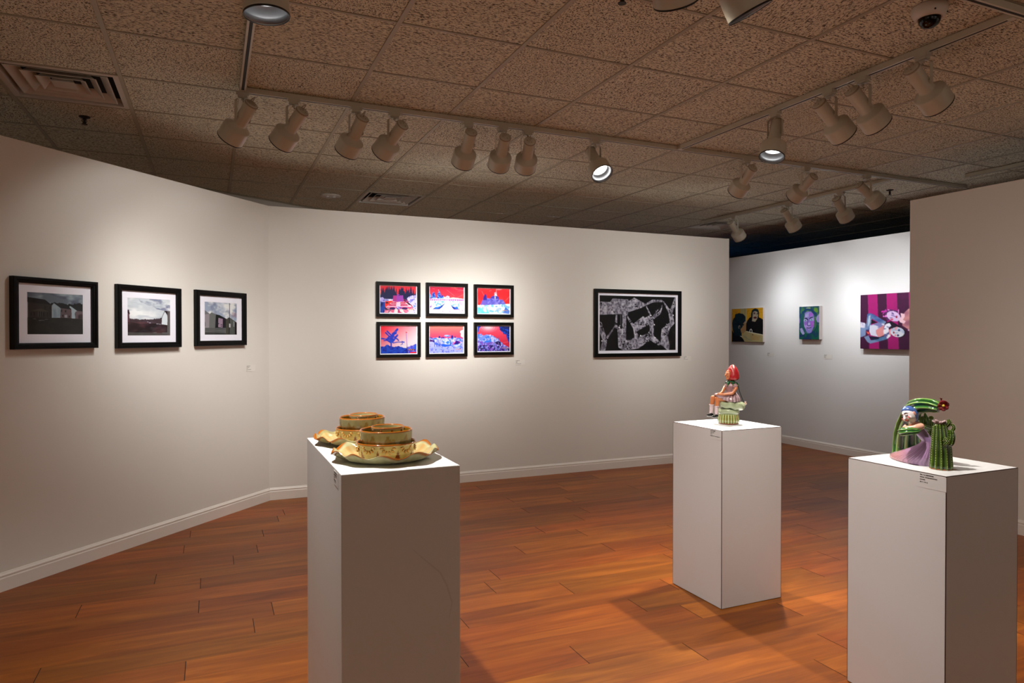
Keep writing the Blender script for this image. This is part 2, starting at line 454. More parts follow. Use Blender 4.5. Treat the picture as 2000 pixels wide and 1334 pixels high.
def make_light(o_parent, M, power, k, skirt, color, dip=0, name='lamp_light'):
    """spot lamp with a bright centre and a wide weak skirt, like a reflector bulb"""
    l = bpy.data.lights.new(name, 'SPOT'); l.energy = power; l.spot_size = R(106); l.spot_blend = .35
    l.shadow_soft_size = .028; l.color = color
    l.use_nodes = True; nt = l.node_tree; em = nt.nodes['Emission']
    def N(t, op=None, v=None):
        n = nt.nodes.new(t)
        if op: n.operation = op
        if v is not None: n.inputs[1].default_value = v
        return n
    tc = N('ShaderNodeTexCoord'); sx = N('ShaderNodeSeparateXYZ'); nt.links.new(tc.outputs['Normal'], sx.inputs[0])
    ab = N('ShaderNodeMath', 'ABSOLUTE'); nt.links.new(sx.outputs['Z'], ab.inputs[0])
    s1 = N('ShaderNodeMath', 'SUBTRACT', 1.0); nt.links.new(ab.outputs[0], s1.inputs[0])
    m1 = N('ShaderNodeMath', 'MULTIPLY', k); nt.links.new(s1.outputs[0], m1.inputs[0])
    e1 = N('ShaderNodeMath', 'EXPONENT'); nt.links.new(m1.outputs[0], e1.inputs[0])
    a1 = N('ShaderNodeMath', 'ADD', skirt); nt.links.new(e1.outputs[0], a1.inputs[0])
    nt.links.new(a1.outputs[0], em.inputs['Strength'])
    o = bpy.data.objects.new(name, l); COL.objects.link(o); o.parent = o_parent
    P = M @ Vector((0, 0, .222)); ax = M.to_3x3() @ Vector((0, 0, 1))      # the bulb may sit a few degrees off the hood axis
    o.matrix_local = aim(P, ax + Vector((0, 0, -dip))) @ Matrix.Rotation(math.pi, 4, 'X')
    return o
def fixture(x, y, d, label, ang=0, power=60, k=22, skirt=.12, color=(1, .94, .86), dip=0, group='track spotlights'):
    r = empty('track_spotlight', (x, y, CEIL - .034), 0, label, 'spotlight', group)
    d = Vector(d).normalized()
    put('adapter', MA, r, Matrix.Rotation(ang, 4, 'Z'))
    piv = Vector((0, 0, -.142))
    hz = Vector((d.x, d.y, 0)); yaw = math.atan2(hz.y, hz.x) if hz.length > .03 else 0
    put('yoke', MY, r, Matrix.Translation(piv) @ Matrix.Rotation(yaw + math.pi / 2, 4, 'Z'))
    Mh = aim(piv, d) @ Matrix.Translation((0, 0, -HP))
    h = put('lamp_head', MH, r, Mh)
    put('rim', MR, h); put('reflector', MF, h); put('bulb', MBU, h); put('back_cap', MV, h)
    b = Mh @ Vector((0, 0, .0)); bx = Mh.to_3x3() @ Vector((0, 0, -1))
    top = Vector((0, 0, -.045))
    v, f, _ = loft([top, top + Vector((d.x * -.02 + .012, d.y * -.02, -.012)), b + bx * .03 + Vector((0, 0, .008)), b + bx * .012, b + bx * -.002], .0025, 7, sub=6)
    put('cable', mesh('cable', v, f, M_cable, True), r)
    if power: make_light(r, Mh, power, k, skirt, color, dip)
    return r
PW = 34; CW = (1, .93, .84); CN = (1, .98, .95); CC = (.93, .96, 1)
F = [
 # x, y, direction, label, adapter turn, power, beam tightness, skirt, colour
 (.166, TY, (-.43, .63, -.66), 'leftmost spotlight of the long middle track, at its corner with the left track', 0, 0.95, 20, 0.09, CN),
 (.44, TY, (-.41, .70, -.60), 'white spotlight second from the left end of the long middle track', 0, 0.95, 20, 0.14, CN),
 (.80, TY, (-.25, .726, -.64), 'white spotlight third from the left end of the long middle track', 0, 1.0, 20, 0.12, CN),
 (1.034, TY, (-.311, .80, -.51), 'white spotlight fourth from the left end of the long middle track, aimed at left wall', 0, 1.0, 20, 0.12, CN),
 (1.512, TY, (.05, .809, -.586), 'white spotlight seen from behind, left of the trio aimed at the red photographs', 0, 2.7, 34, 0.09, CN),
 (1.755, TY, (.154, .835, -.529), 'white spotlight seen from behind, middle of the trio above the red photographs', 0, 2.9, 34, 0.09, CN),
 (1.94, TY, (.255, .847, -.467), 'white spotlight seen from behind, right of the trio above the red photographs', 0, 1.8, 34, 0.09, CN),
 (2.457, TY, (.02, -.62, -.78), 'spotlight on the middle track turned to the viewer, showing its glowing bulb', 0, 4.3, 16, 0.14, CW),
 (TX, 3.197, (-.31, -.14, -.93), 'spotlight with a bright open bulb, lowest on the upper right track', R(90), 4.3, 12, 0.2, CW),
 (TX, 2.796, (.805, .035, -.592), 'left of the two spotlights hanging close together on the upper right track', R(90), 0.12, 20, 0.2, CN),
 (TX, 2.582, (.786, .002, -.618), 'right of the two spotlights hanging close together on the upper right track', R(90), 0.12, 20, 0.2, CN),
 (TX, 2.249, (.825, .028, -.564), 'largest seen spotlight of the upper right track, nearest the dome camera', R(90), 0.16, 20, 0.2, CN),
 (3.813, TY, (.087, .812, -.577), 'spotlight right of the two tracks junction, aimed at the black and white framed map', 0, 1.2, 20, 0.26, CN),
 (4.438, TY, (.03, .856, -.517), 'spotlight in the middle of the distant right cluster, leaning to lower left', 0, 0.8, 22, 0.25, CN),
 (5.142, TY, (.803, -.101, -.588), 'spotlight of the right cluster leaning to lower right, near the right partition top', 0, .9, 18, 0.2, CC),
 (5.51, 6.18, (.743, .17, -.647), 'smallest distant spotlight above the yellow painting of two faces', R(90), 1.2, 20, 0.14, CC),
 (5.51, 5.375, (.701, .06, -.711), 'distant spotlight above the green face painting, middle of the far track', R(90), 1.5, 20, 0.16, CC),
 (5.51, 4.731, (.714, .109, -.691), 'distant spotlight above the striped painting, right one of the far track', R(90), 1.1, 20, 0.16, CC),
 (.165, 2.44, (.06, -.02, -1), 'spotlight at the top left pointing straight down with its silver reflector showing', R(90), 3.1, 6, 0.25, CN),
 (1.35, 1.81, (.54, .50, -.80), 'cropped spotlight hood at the top edge, left of the large tilted hood', 0, 2.4, 24, 0.06, CW),
 (1.60, 1.81, (.47, -.05, -.86), 'large tilted spotlight hood at the top edge, left of the dome camera', 0, 2.6, 22, 0.15, CW),
]
for (x, y, d, lab, an, pw, k, sk, colr) in F:
    fixture(x, y, d, lab, an, PW * pw, k, sk, colr, dip=.27 if y == TY and x < 1.2 else 0)

# unseen fill spots, added to light the ceiling behind the partitions
def plain_spot(loc, d, e, size, colr):
    l = bpy.data.lights.new('unseen_fill_spot', 'SPOT'); l.energy = e; l.spot_size = R(size); l.spot_blend = 1; l.shadow_soft_size = .1; l.color = colr
    o = bpy.data.objects.new('unseen_fill_spot', l); COL.objects.link(o); o.matrix_world = aim(loc, d) @ Matrix.Rotation(math.pi, 4, 'X')
plain_spot((2.0, 7.3, 2.5), (0, 0, -1), 95, 120, (.92, .95, 1))
plain_spot((-1.6, 5.4, 2.5), (0, 0, -1), 30, 120, (.92, .95, 1))
# unseen fill spots added behind the viewer, most on walls, one in right bay
for (x, y, d, e) in ((-2.2, 1.5, (-1, .2, -.5), 60), (-2.2, -.8, (-1, 0, -.4), 80), (.2, -1.2, (0, -1, -.35), 90), (3.0, -1.2, (.2, -1, -.35), 90), (3.4, .2, (1, -.3, -.4), 40), (4.3, 4.9, (0, 0, -1), 10)):
    plain_spot((x, y, 2.6), d, e, 84, (1, .97, .93))

# ---------------------------------------------------------------- ceiling items
M_vent = mat('vent_enamel', (206, 200, 190), .45)
M_duct = mat('duct_dark', (12, 12, 13), .9)
def vent(i, j, label):
    x, y = GX + i * T, GY + j * T; h = T / 2 - .004
    r = empty('ceiling_vent', (x + T / 2, y + T / 2, CEIL), 0, label, 'vent', 'square ceiling vents')
    def ring(o, zi, inn, zo, t=.0015):
        # sloping square ring from outer half-size o at height zi down to inner inn at height zo
        vs = []
        for hs, z in ((o, zi), (inn, zo), (inn, zo + t), (o, zi + t)):
            vs += [(-hs, -hs, z), (hs, -hs, z), (hs, hs, z), (-hs, hs, z)]
        fs = []
        for k in range(4):
            l = (k + 1) % 4
            for q in range(4):
                q2 = (q + 1) % 4; fs.append((q * 4 + k, q * 4 + l, q2 * 4 + l, q2 * 4 + k))
        return vs, fs
    mb = MB(); mb.add(*ring(h, -.001, h - .035, -.001, .002)); mb.add(*ring(h - .035, -.001, h - .04, .045))
    put('frame', mb.me('frame', M_vent), r)
    for (o, i_) in ((.232, .186), (.170, .128), (.112, .074)):
        mb = MB(); mb.add(*ring(i_, .045, o, .004)); mb.add(*ring(o, .004, o + .006, .0035))
        put('louver', mb.me('louver', M_vent), r)
    mb = MB(); mb.box(-.056, .056, -.056, .056, .006, .008)
    mb.add(*ring(.056, .008, .038, .04)); put('center_plate', mb.me('center_plate', M_vent), r)
    put('duct', MB().box(-h + .03, h - .03, -h + .03, h - .03, .0465, .05).me('duct', M_duct), r)
vent(-1, 2, 'large square louvred air vent in the ceiling at far left')
vent(3, 6, 'square louvred air vent in the ceiling above the corner wall, centre left')
vent(10, 6, 'dim ceiling vent partly hidden behind the top of the middle partition')
# round detector
r = empty('round_ceiling_speaker', (1.097, 7.02, CEIL), 0, 'flat round white ceiling fitting left of the small square vent', 'ceiling fitting')
put('base', mesh('base', *lathe([(.001, 0), (.100, 0), (.100, -.008), (.092, -.014), (.001, -.016)], 40)[:2], M_vent, True), r)
mb = MB(); mb.add(*ball((-.035, -.02, -.016), (.02, .02, .01))); mb.add(*ball((.03, -.02, -.016), (.02, .02, .01)))
put('lens', mb.me('lens', mat('clear_lens', (215, 215, 212), .1), True), r)
# dome camera
r = empty('dome_security_camera', (2.80, 1.96, CEIL), 0, 'white dome security camera with dark glass on the ceiling at top right', 'camera')
put('housing', mesh('housing', *lathe([(.001, 0), (.066, 0), (.069, -.006), (.069, -.024), (.062, -.040), (.054, -.050), (.046, -.053), (.044, -.048), (.001, -.046)], 48)[:2], M_vent, True), r)
put('glass_dome', mesh('glass_dome', *lathe([(.043, -.046), (.043, -.056), (.040, -.068), (.033, -.079), (.022, -.087), (.010, -.091), (.0005, -.092)], 40)[:2], mat('dome_glass', (4, 4, 5), .08, spec=.35), True), r)
mb = MB()
for a in (-2.2, -1.0): mb.add(*ball((.0635 * math.cos(a), .0635 * math.sin(a), -.037), .004, 10, 6))
put('screw', mb.me('screw', mat('screw_dark', (40, 36, 32), .5), True), r)
# sprinklers
def sprinkler(x, y, label):
    r = empty('fire_sprinkler', (x, y, CEIL), 0, label, 'sprinkler', 'ceiling sprinklers')
    m = mat('sprinkler_metal', (48, 42, 36), .45, metal=.6)
    put('escutcheon', mesh('escutcheon', *lathe([(.001, 0), (.034, 0), (.03, -.006), (.012, -.012), (.001, -.013)], 24)[:2], m, True), r)
    mb = MB(); mb.add(*lathe([(.001, -.045), (.008, -.045), (.008, -.01), (.001, -.01)], 12)[:2])
    for s in (-1, 1):
        mb.add(*loft([(s * .008, 0, -.012), (s * .014, 0, -.028), (s * .004, 0, -.044)], .002, 6)[:2])
    mb.add(*lathe([(.001, -.049), (.017, -.049), (.017, -.046), (.001, -.046)], 16)[:2])
    put('head', mb.me('head', m), r)
sprinkler(-.738, 5.121, 'dark sprinkler head in the ceiling tile below the large left vent')
sprinkler(5.994, 4.584, 'small dark sprinkler head in the ceiling near the right partition')
sprinkler(1.534, 2.378, 'dark sprinkler head cut off by the top edge, left of the cropped hood')
# ceiling sign clip
mb = MB(); mb.box(-.09, .09, -.012, .012, -.006, -.0042); mb.box(-.006, .006, -.012, .012, -.012, -.006)
o = put('ceiling_clip', mb.me('ceiling_clip', mat('clip_white', (235, 235, 235), .3))); o.location = (3.7, 7.2, CEIL); o.rotation_euler = (0, 0, .1)
tag(o, 'tiny white clip on the ceiling grid above the middle partition', 'clip')

# ---------------------------------------------------------------- painted and printed pictures (drawn in code)
def vnoise(W, H, sx, sy, seed, octv=3):
    rg = np.random.RandomState(seed); out = np.zeros((H, W)); amp = 1; tot = 0
    for o in range(octv):
        nx, ny = max(2, int(sx * 2 ** o) + 2), max(2, int(sy * 2 ** o) + 2)
        g = rg.rand(ny + 1, nx + 1)
        X = np.linspace(0, nx - 1.001, W); Y = np.linspace(0, ny - 1.001, H)
        xi = X.astype(int); yi = Y.astype(int); fx = X - xi; fy = (Y - yi)[:, None]
        fx = fx * fx * (3 - 2 * fx); fy = fy * fy * (3 - 2 * fy)
        a = g[yi][:, xi]; b = g[yi][:, xi + 1]; c = g[yi + 1][:, xi]; d = g[yi + 1][:, xi + 1]
        out += amp * ((a * (1 - fx) + b * fx) * (1 - fy) + (c * (1 - fx) + d * fx) * fy); tot += amp; amp *= .5
    return out / tot
class Cv:
    """small software canvas; coordinates in the drawing's own units q=(xl,xr,ytl,ytr,ybl,ybr)"""
    def __init__(s, W, H, q, base=(128, 128, 128)):
        s.W, s.H, s.q = W * 2, H * 2, q
        s.a = np.ones((s.H, s.W, 3)) * np.array(base, float)
        s.Y, s.X = np.mgrid[0:s.H, 0:s.W] + .5
    def t(s, p):
        xl, xr, a, b, c, d = s.q; u = (p[0] - xl) / (xr - xl); yt = a + (b - a) * u; yb = c + (d - c) * u
        return u * s.W, (p[1] - yt) / (yb - yt) * s.H
    def mask(s, pts):
        P = [s.t(p) for p in pts]; m = np.zeros((s.H, s.W), bool)
        for (x1, y1), (x2, y2) in zip(P, P[1:] + P[:1]):
            if y1 == y2: continue
            c = ((y1 > s.Y) != (y2 > s.Y)) & (s.X < (x2 - x1) * (s.Y - y1) / (y2 - y1) + x1); m ^= c
        return m
    def emask(s, c, r, rot=0):
        cx, cy = s.t(c); x1, y1 = s.t((c[0] + r[0], c[1] + 0)); x2, y2 = s.t((c[0], c[1] + r[1]))
        rx = abs(x1 - cx); ry = abs(y2 - cy); dx, dy = s.X - cx, s.Y - cy; co, si = math.cos(rot), math.sin(rot)
        return ((dx * co + dy * si) / rx) ** 2 + ((-dx * si + dy * co) / ry) ** 2 < 1
    def put(s, m, col, al=1, n=None):
        """n=(sx,sy,seed,amp,col2,thr)"""
        c = np.array(col, float)
        s.a[m] = s.a[m] * (1 - al) + c * al
        if n is not None:
            sx, sy, seed, col2, lo, hi = n
            k = np.clip((vnoise(s.W, s.H, sx, sy, seed) - lo) / (hi - lo), 0, 1)[..., None] * al
            s.a[m] = (s.a * (1 - k) + np.array(col2, float) * k)[m]
    def poly(s, pts, col, al=1, n=None): s.put(s.mask(pts), col, al, n)
    def ell(s, c, r, col, rot=0, al=1, n=None): s.put(s.emask(c, r, rot), col, al, n)
    def line(s, pts, w, col, al=1):
        P = [s.t(p) for p in pts]; w2 = w * s.W / (s.q[1] - s.q[0]) / 2
        m = np.zeros((s.H, s.W), bool)
        for (x1, y1), (x2, y2) in zip(P, P[1:]):
            L = max((x2 - x1) ** 2 + (y2 - y1) ** 2, 1e-6)
            t = np.clip(((s.X - x1) * (x2 - x1) + (s.Y - y1) * (y2 - y1)) / L, 0, 1)
            m |= (s.X - x1 - t * (x2 - x1)) ** 2 + (s.Y - y1 - t * (y2 - y1)) ** 2 < w2 * w2
        s.put(m, col, al)
    def noise(s, m, sx, sy, seed, col2, lo, hi, al=1): 
        k = np.clip((vnoise(s.W, s.H, sx, sy, seed) - lo) / (hi - lo), 0, 1)[..., None] * al
        s.a[m] = (s.a * (1 - k) + np.array(col2, float) * k)[m]
    def vgrad(s, m, c0, c1, y0=0, y1=1):
        k = np.clip((s.Y / s.H - y0) / (y1 - y0), 0, 1)[..., None]
        s.a[m] = (np.array(c0, float) * (1 - k) + np.array(c1, float) * k)[m]
    @property
    def all(s): return np.ones((s.H, s.W), bool)
    def jag(s, pts, seed, dx, dy, close):
        """jagged skyline through pts then closed by close"""
        r = random.Random(seed); out = []
        for (x1, y1), (x2, y2) in zip(pts, pts[1:]):
            n = max(1, int(abs(x2 - x1) / dx))
            for k in range(n): t = k / n; out.append((x1 + (x2 - x1) * t, y1 + (y2 - y1) * t + r.uniform(-dy, dy)))
        return out + [pts[-1]] + close
    def mesh(s, name, w, h, m, z=0):
        a = (s.a[0::2, 0::2] + s.a[1::2, 0::2] + s.a[0::2, 1::2] + s.a[1::2, 1::2]) / 4
        H, W = a.shape[:2]
        # soften like a print
        c = np.clip(a, 0, 255) / 255; c = np.where(c <= .04045, c / 12.92, ((c + .055) / 1.055) ** 2.4)
        xs = np.linspace(-w / 2, w / 2, W); zs = np.linspace(h / 2, -h / 2, H)
        XX, ZZ = np.meshgrid(xs, zs)
        vs = np.stack([XX.ravel(), np.full(XX.size, z), ZZ.ravel()], 1)
        i = np.arange(H - 1)[:, None] * W + np.arange(W - 1)[None]; i = i.ravel()
        fs = np.stack([i, i + W, i + W + 1, i + 1], 1)
        me = bpy.data.meshes.new(name); me.vertices.add(len(vs)); me.vertices.foreach_set('co', vs.ravel())
        me.loops.add(fs.size); me.loops.foreach_set('vertex_index', fs.ravel().astype(np.int32))
        me.polygons.add(len(fs)); me.polygons.foreach_set('loop_start', (np.arange(len(fs)) * 4).astype(np.int32))
        try: me.polygons.foreach_set('loop_total', np.full(len(fs), 4, np.int32))
        except Exception: pass
        me.update(calc_edges=True); me.materials.append(m)
        at = me.color_attributes.new('Col', 'FLOAT_COLOR', 'POINT')
        cc = np.ones((len(vs), 4), np.float32); cc[:, :3] = c.reshape(-1, 3); at.data.foreach_set('color', cc.ravel())
        return me

def art_houses1():
    c = Cv(150, 122, (325, 1215, 293, 345, 1042, 1030), (100, 112, 124)); A = c.all
    c.noise(A, 4, 5, 5, (158, 176, 184), .4, .7); c.noise(A, 5, 9, 8, (72, 80, 98), .55, .8, .8)
    c.poly([(325, 293), (640, 310), (560, 360), (325, 390)], (78, 84, 100), .5)
    c.poly(c.jag([(690, 500), (740, 490), (810, 485), (900, 510), (1010, 510), (1100, 500), (1180, 495), (1215, 500)], 4, 14, 16, [(1215, 700), (690, 700)]), (14, 15, 15))
    c.poly([(325, 470), (345, 480), (345, 740), (325, 745)], (140, 140, 150))
    c.poly([(345, 470), (705, 530), (702, 750), (345, 750)], (47, 40, 35)); c.poly([(325, 385), (600, 432), (712, 528), (345, 476), (325, 466)], (20, 18, 17))
    c.line([(325, 383), (600, 430), (690, 505)], 4, (140, 150, 160), .7)
    c.poly([(400, 620), (545, 588), (640, 632), (640, 640), (400, 628)], (66, 58, 50))
    for x in (515, 545, 577): c.poly([(x - 14, 645), (x + 12, 645), (x + 12, 718), (x - 14, 718)], (14, 14, 14)); c.line([(x - 15, 645), (x - 15, 718)], 4, (96, 90, 84))
    for x, y, h in ((598, 540, 55), (675, 552, 50), (636, 660, 55), (674, 660, 55), (390, 650, 60), (435, 650, 60)): c.poly([(x - 11, y), (x + 11, y), (x + 11, y + h), (x - 11, y + h)], (20, 20, 20)); c.line([(x - 13, y), (x - 13, y + h)], 3, (80, 72, 66))
    c.poly([(705, 535), (738, 492), (845, 578), (838, 745), (705, 745)], (150, 168, 176), 1, (20, 3, 4, (128, 146, 158), .4, .7))
    c.poly([(845, 575), (1022, 598), (1020, 752), (838, 745)], (92, 76, 80)); c.poly([(738, 490), (940, 508), (1022, 600), (845, 576)], (16, 16, 17))
    for x, y in ((858, 605), (922, 612), (878, 690), (985, 705)): c.poly([(x - 11, y), (x + 11, y), (x + 11, y + 36), (x - 11, y + 36)], (22, 20, 22))
    c.poly([(905, 695), (948, 690), (948, 745), (905, 742)], (150, 150, 158))
    c.poly([(982, 552), (1000, 540), (1112, 622), (1075, 660), (1078, 755), (1022, 752), (1020, 600)], (160, 178, 186))
    c.poly([(1082, 640), (1112, 622), (1212, 632), (1212, 765), (1080, 755)], (98, 84, 90)); c.poly([(1000, 540), (1215, 550), (1215, 634), (1112, 622)], (17, 17, 18))
    c.poly([(1125, 700), (1160, 676), (1212, 682), (1212, 762), (1125, 758)], (62, 46, 48)); c.poly([(1145, 712), (1165, 712), (1165, 745), (1145, 745)], (20, 18, 20))
    c.poly([(325, 740), (640, 748), (900, 740), (1215, 766), (1215, 1040), (325, 1045)], (27, 24, 19), 1, (6, 16, 9, (42, 38, 30), .45, .75))
    for x, y, l in ((440, 765, 40), (560, 790, 60), (620, 772, 40), (350, 768, 18), (520, 792, 30)): c.line([(x - l / 2, y), (x + l / 2, y)], 10, (112, 112, 116), .8)
    return c
def art_houses2():
    c = Cv(150, 144, (270, 1055, 305, 352, 1062, 1058), (196, 205, 212)); A = c.all
    c.noise(A, 3, 4, 15, (236, 240, 240), .35, .65); c.noise(c.mask([(450, 310), (1055, 350), (1055, 600), (800, 540), (500, 400)]), 6, 9, 3, (128, 136, 160), .42, .72)
    c.noise(A, 3, 20, 31, (160, 172, 186), .58, .8, .6)
    c.poly(c.jag([(310, 715), (360, 735), (430, 725), (500, 750), (560, 735), (640, 740), (750, 730), (860, 715), (905, 690)], 8, 12, 9, [(905, 860), (310, 800)]), (62, 50, 54))
    c.poly([(270, 552), (300, 550), (320, 632), (310, 640), (312, 800), (270, 810)], (92, 58, 70)); c.poly([(270, 552), (302, 552), (318, 632), (285, 620), (270, 625)], (36, 26, 32))
    c.poly([(270, 790), (560, 785), (760, 810), (1000, 850), (1000, 1000), (270, 992)], (34, 26, 27), 1, (5, 14, 5, (66, 42, 44), .48, .75))
    c.poly([(330, 795), (600, 785), (760, 812), (500, 825)], (92, 62, 66), .7)
    for x, y, l in ((632, 788, 12), (670, 805, 24), (810, 826, 34), (860, 832, 30)): c.line([(x - l / 2, y), (x + l / 2, y)], 12, (190, 190, 200), .9)
    c.line([(700, 800), (900, 835)], 4, (130, 118, 122), .8)
    c.poly([(888, 700), (945, 572), (960, 580), (905, 720), (888, 860)], (28, 28, 32)); c.poly([(900, 690), (948, 586), (990, 660), (985, 845), (888, 835), (890, 740)], (206, 216, 222))
    c.poly([(940, 570), (1055, 578), (1055, 700), (1000, 700), (992, 650)], (34, 32, 34))
    c.poly([(1000, 576), (1055, 580), (1055, 1058), (995, 1058), (995, 850)], (92, 90, 88))
    c.poly([(270, 990), (1000, 1002), (1000, 1060), (270, 1062)], (72, 70, 68))
    return c
def art_houses3():
    c = Cv(140, 146, (222, 725, 205, 237, 750, 748), (150, 162, 184)); A = c.all
    c.noise(A, 4, 4, 7, (224, 226, 224), .42, .66); c.noise(A, 6, 6, 18, (108, 116, 142), .55, .78, .7)
    c.poly([(395, 215), (402, 215), (402, 400), (395, 400)], (120, 128, 150), .4); c.poly([(600, 230), (612, 230), (612, 470), (600, 470)], (90, 80, 100), .8)
    c.poly([(640, 380), (725, 400), (725, 480), (640, 440)], (150, 110, 125), .4)
    c.poly([(222, 350), (298, 405), (292, 640), (222, 640)], (140, 132, 138)); c.poly([(222, 340), (300, 405), (222, 420)], (104, 104, 110))
    c.poly([(298, 410), (330, 385), (395, 415), (395, 640), (292, 640)], (98, 100, 98)); c.poly([(225, 540), (240, 540), (240, 610), (225, 610)], (86, 84, 92))
    c.poly([(395, 415), (450, 428), (560, 490), (555, 632), (382, 632)], (26, 24, 26)); c.poly([(432, 470), (500, 490), (496, 628), (428, 622)], (150, 128, 146))
    for x, y in ((432, 560), (478, 575), (480, 600), (520, 570)): c.poly([(x - 12, y), (x + 12, y), (x + 12, y + 12), (x - 12, y + 12)], (18, 16, 20))
    c.poly([(548, 500), (600, 462), (725, 550), (725, 750), (548, 750)], (66, 66, 58)); c.poly([(596, 466), (608, 470), (606, 750), (594, 750)], (24, 22, 22)); c.poly([(610, 478), (725, 552), (725, 750), (610, 750)], (76, 80, 76))
    c.poly([(690, 535), (725, 555), (725, 750), (690, 750)], (24, 16, 20)); c.poly([(665, 525), (684, 535), (682, 620), (665, 610)], (150, 156, 162), .8)
    c.poly([(598, 565), (618, 565), (620, 625), (600, 625)], (196, 196, 204))
    c.poly([(222, 632), (548, 632), (548, 750), (222, 750)], (92, 94, 92), 1, (3, 20, 3, (78, 80, 80), .4, .7)); c.poly([(222, 700), (548, 720), (548, 750), (222, 750)], (40, 40, 38), .7)
    return c
RED = (238, 34, 40)
def cypress(c, x, top, bot, w, col):
    pts = []; r = random.Random(int(x))
    for k in range(9): t = k / 8; pts.append((x - w * math.sin(min(1, t * 1.25) * math.pi / 2) ** .8 * (1 + r.uniform(-.15, .15)), top + (bot - top) * t))
    for k in range(8, -1, -1): t = k / 8; pts.append((x + w * math.sin(min(1, t * 1.25) * math.pi / 2) ** .8 * (1 + r.uniform(-.15, .15)), top + (bot - top) * t))
    c.poly(pts, col)
def stamp(c, x0, x1, y):
    n = 8
    for k in range(n):
        x = x0 + (x1 - x0) * k / n
        if k in (2, 5): continue
        c.line([(x, y), (x + (x1 - x0) / n * .55, y)], (x1 - x0) / 9, (232, 140, 40))
def art_ir1():
    c = Cv(120, 92, (200, 1400, 190, 215, 1110, 1130), RED); c.vgrad(c.all, (214, 34, 58), (255, 44, 28), 0, .4)
    for x, t, w in ((215, 430, 30), (275, 255, 38), (325, 250, 34), (390, 290, 40), (415, 225, 40), (465, 200, 45), (525, 205, 40), (585, 200, 48), (655, 200, 50), (690, 360, 40), (735, 250, 22), (845, 280, 50), (905, 230, 50), (950, 240, 55), (1000, 360, 40), (1060, 255, 32), (1105, 330, 40), (1140, 300, 36), (1215, 220, 48), (1250, 400, 30), (1298, 300, 28), (1345, 440, 30), (1390, 325, 36)):
        cypress(c, x, t, 660, w, (10, 16, 66))
    c.noise(c.mask([(200, 300), (1400, 300), (1400, 640), (200, 640)]), 30, 30, 4, (20, 40, 130), .58, .8, .45)
    c.poly([(790, 520), (750, 380), (770, 260), (800, 250), (812, 420)], (240, 60, 60)) if 0 else None
    c.poly([(340, 640), (620, 640), (620, 700), (400, 720)], (140, 130, 200), 1, (18, 10, 3, (225, 220, 240), .45, .6))
    c.poly([(960, 640), (1110, 640), (1140, 780), (1000, 740)], (190, 60, 100), 1, (18, 14, 3, (60, 30, 90), .45, .6))
    c.poly([(635, 530), (960, 520), (970, 730), (625, 735)], (170, 44, 130)); c.poly([(740, 530), (960, 522), (970, 735), (740, 738)], (150, 56, 168)); c.ell((800, 505), (40, 30), (140, 60, 170)); c.ell((826, 520), (16, 14), (30, 16, 60))
    c.poly([(600, 730), (1010, 730), (1260, 900), (1260, 1120), (320, 1120), (400, 900)], (214, 90, 130), 1, (10, 30, 7, (236, 200, 210), .5, .6))
    for y0, y1, xl, xr, col in ((745, 752, 600, 1010, (226, 200, 210)), (752, 795, 580, 1020, (196, 30, 80)), (800, 815, 560, 1060, (235, 205, 215)), (820, 865, 510, 1100, (190, 26, 84)), (870, 905, 440, 1160, (226, 180, 205)), (905, 935, 430, 1200, (206, 80, 130))): c.poly([(xl, y0), (xr, y0), (xr + 20, y1), (xl - 20, y1)], col)
    c.poly([(735, 750), (865, 750), (870, 900), (730, 900)], (226, 196, 218))
    c.ell((610, 960), (100, 38), (44, 14, 84)); c.ell((1010, 960), (100, 36), (44, 14, 84)); c.poly([(1040, 740), (1130, 760), (1250, 850), (1160, 840)], (30, 6, 40)); c.poly([(360, 900), (440, 960), (560, 990), (380, 1010)], (52, 10, 54)); c.poly([(380, 740), (470, 740), (480, 790), (400, 800)], (60, 20, 40))
    c.poly([(520, 990), (560, 1000), (490, 1110), (450, 1110)], (50, 14, 40)); c.line([(535, 1000), (480, 1110)], 12, (230, 150, 200)); c.poly([(680, 980), (790, 980), (780, 1115), (650, 1115)], (228, 214, 216)); c.poly([(840, 980), (930, 980), (1020, 1115), (860, 1115)], (230, 218, 216))
    c.poly([(790, 990), (840, 990), (850, 1060), (960, 1118), (780, 1118)], (180, 40, 100)); c.ell((790, 940), (60, 50), (90, 60, 170), 0, 1, (20, 20, 3, (200, 190, 235), .5, .7)); c.ell((870, 935), (35, 30), (110, 80, 190))
    c.poly([(1100, 975), (1330, 970), (1330, 1120), (1180, 1120)], (226, 204, 214)); c.poly([(1090, 850), (1200, 850), (1240, 900), (1180, 900)], (240, 230, 230))
    c.poly([(200, 600), (300, 580), (390, 700), (370, 780), (200, 760)], (180, 170, 230), 1, (16, 14, 5, (90, 80, 190), .5, .7)); c.poly([(200, 740), (370, 740), (370, 950), (340, 1110), (200, 1110)], (10, 60, 160), 1, (16, 16, 6, (6, 20, 90), .5, .7))
    c.poly(c.jag([(1085, 620), (1140, 570), (1240, 530), (1400, 500)], 3, 20, 10, [(1400, 1120), (1330, 1120), (1250, 860), (1130, 750)]), (208, 204, 240), 1, (30, 26, 9, (110, 104, 210), .5, .68)); c.ell((1340, 885), (26, 22), (40, 130, 225))
    stamp(c, 1155, 1325, 990); return c
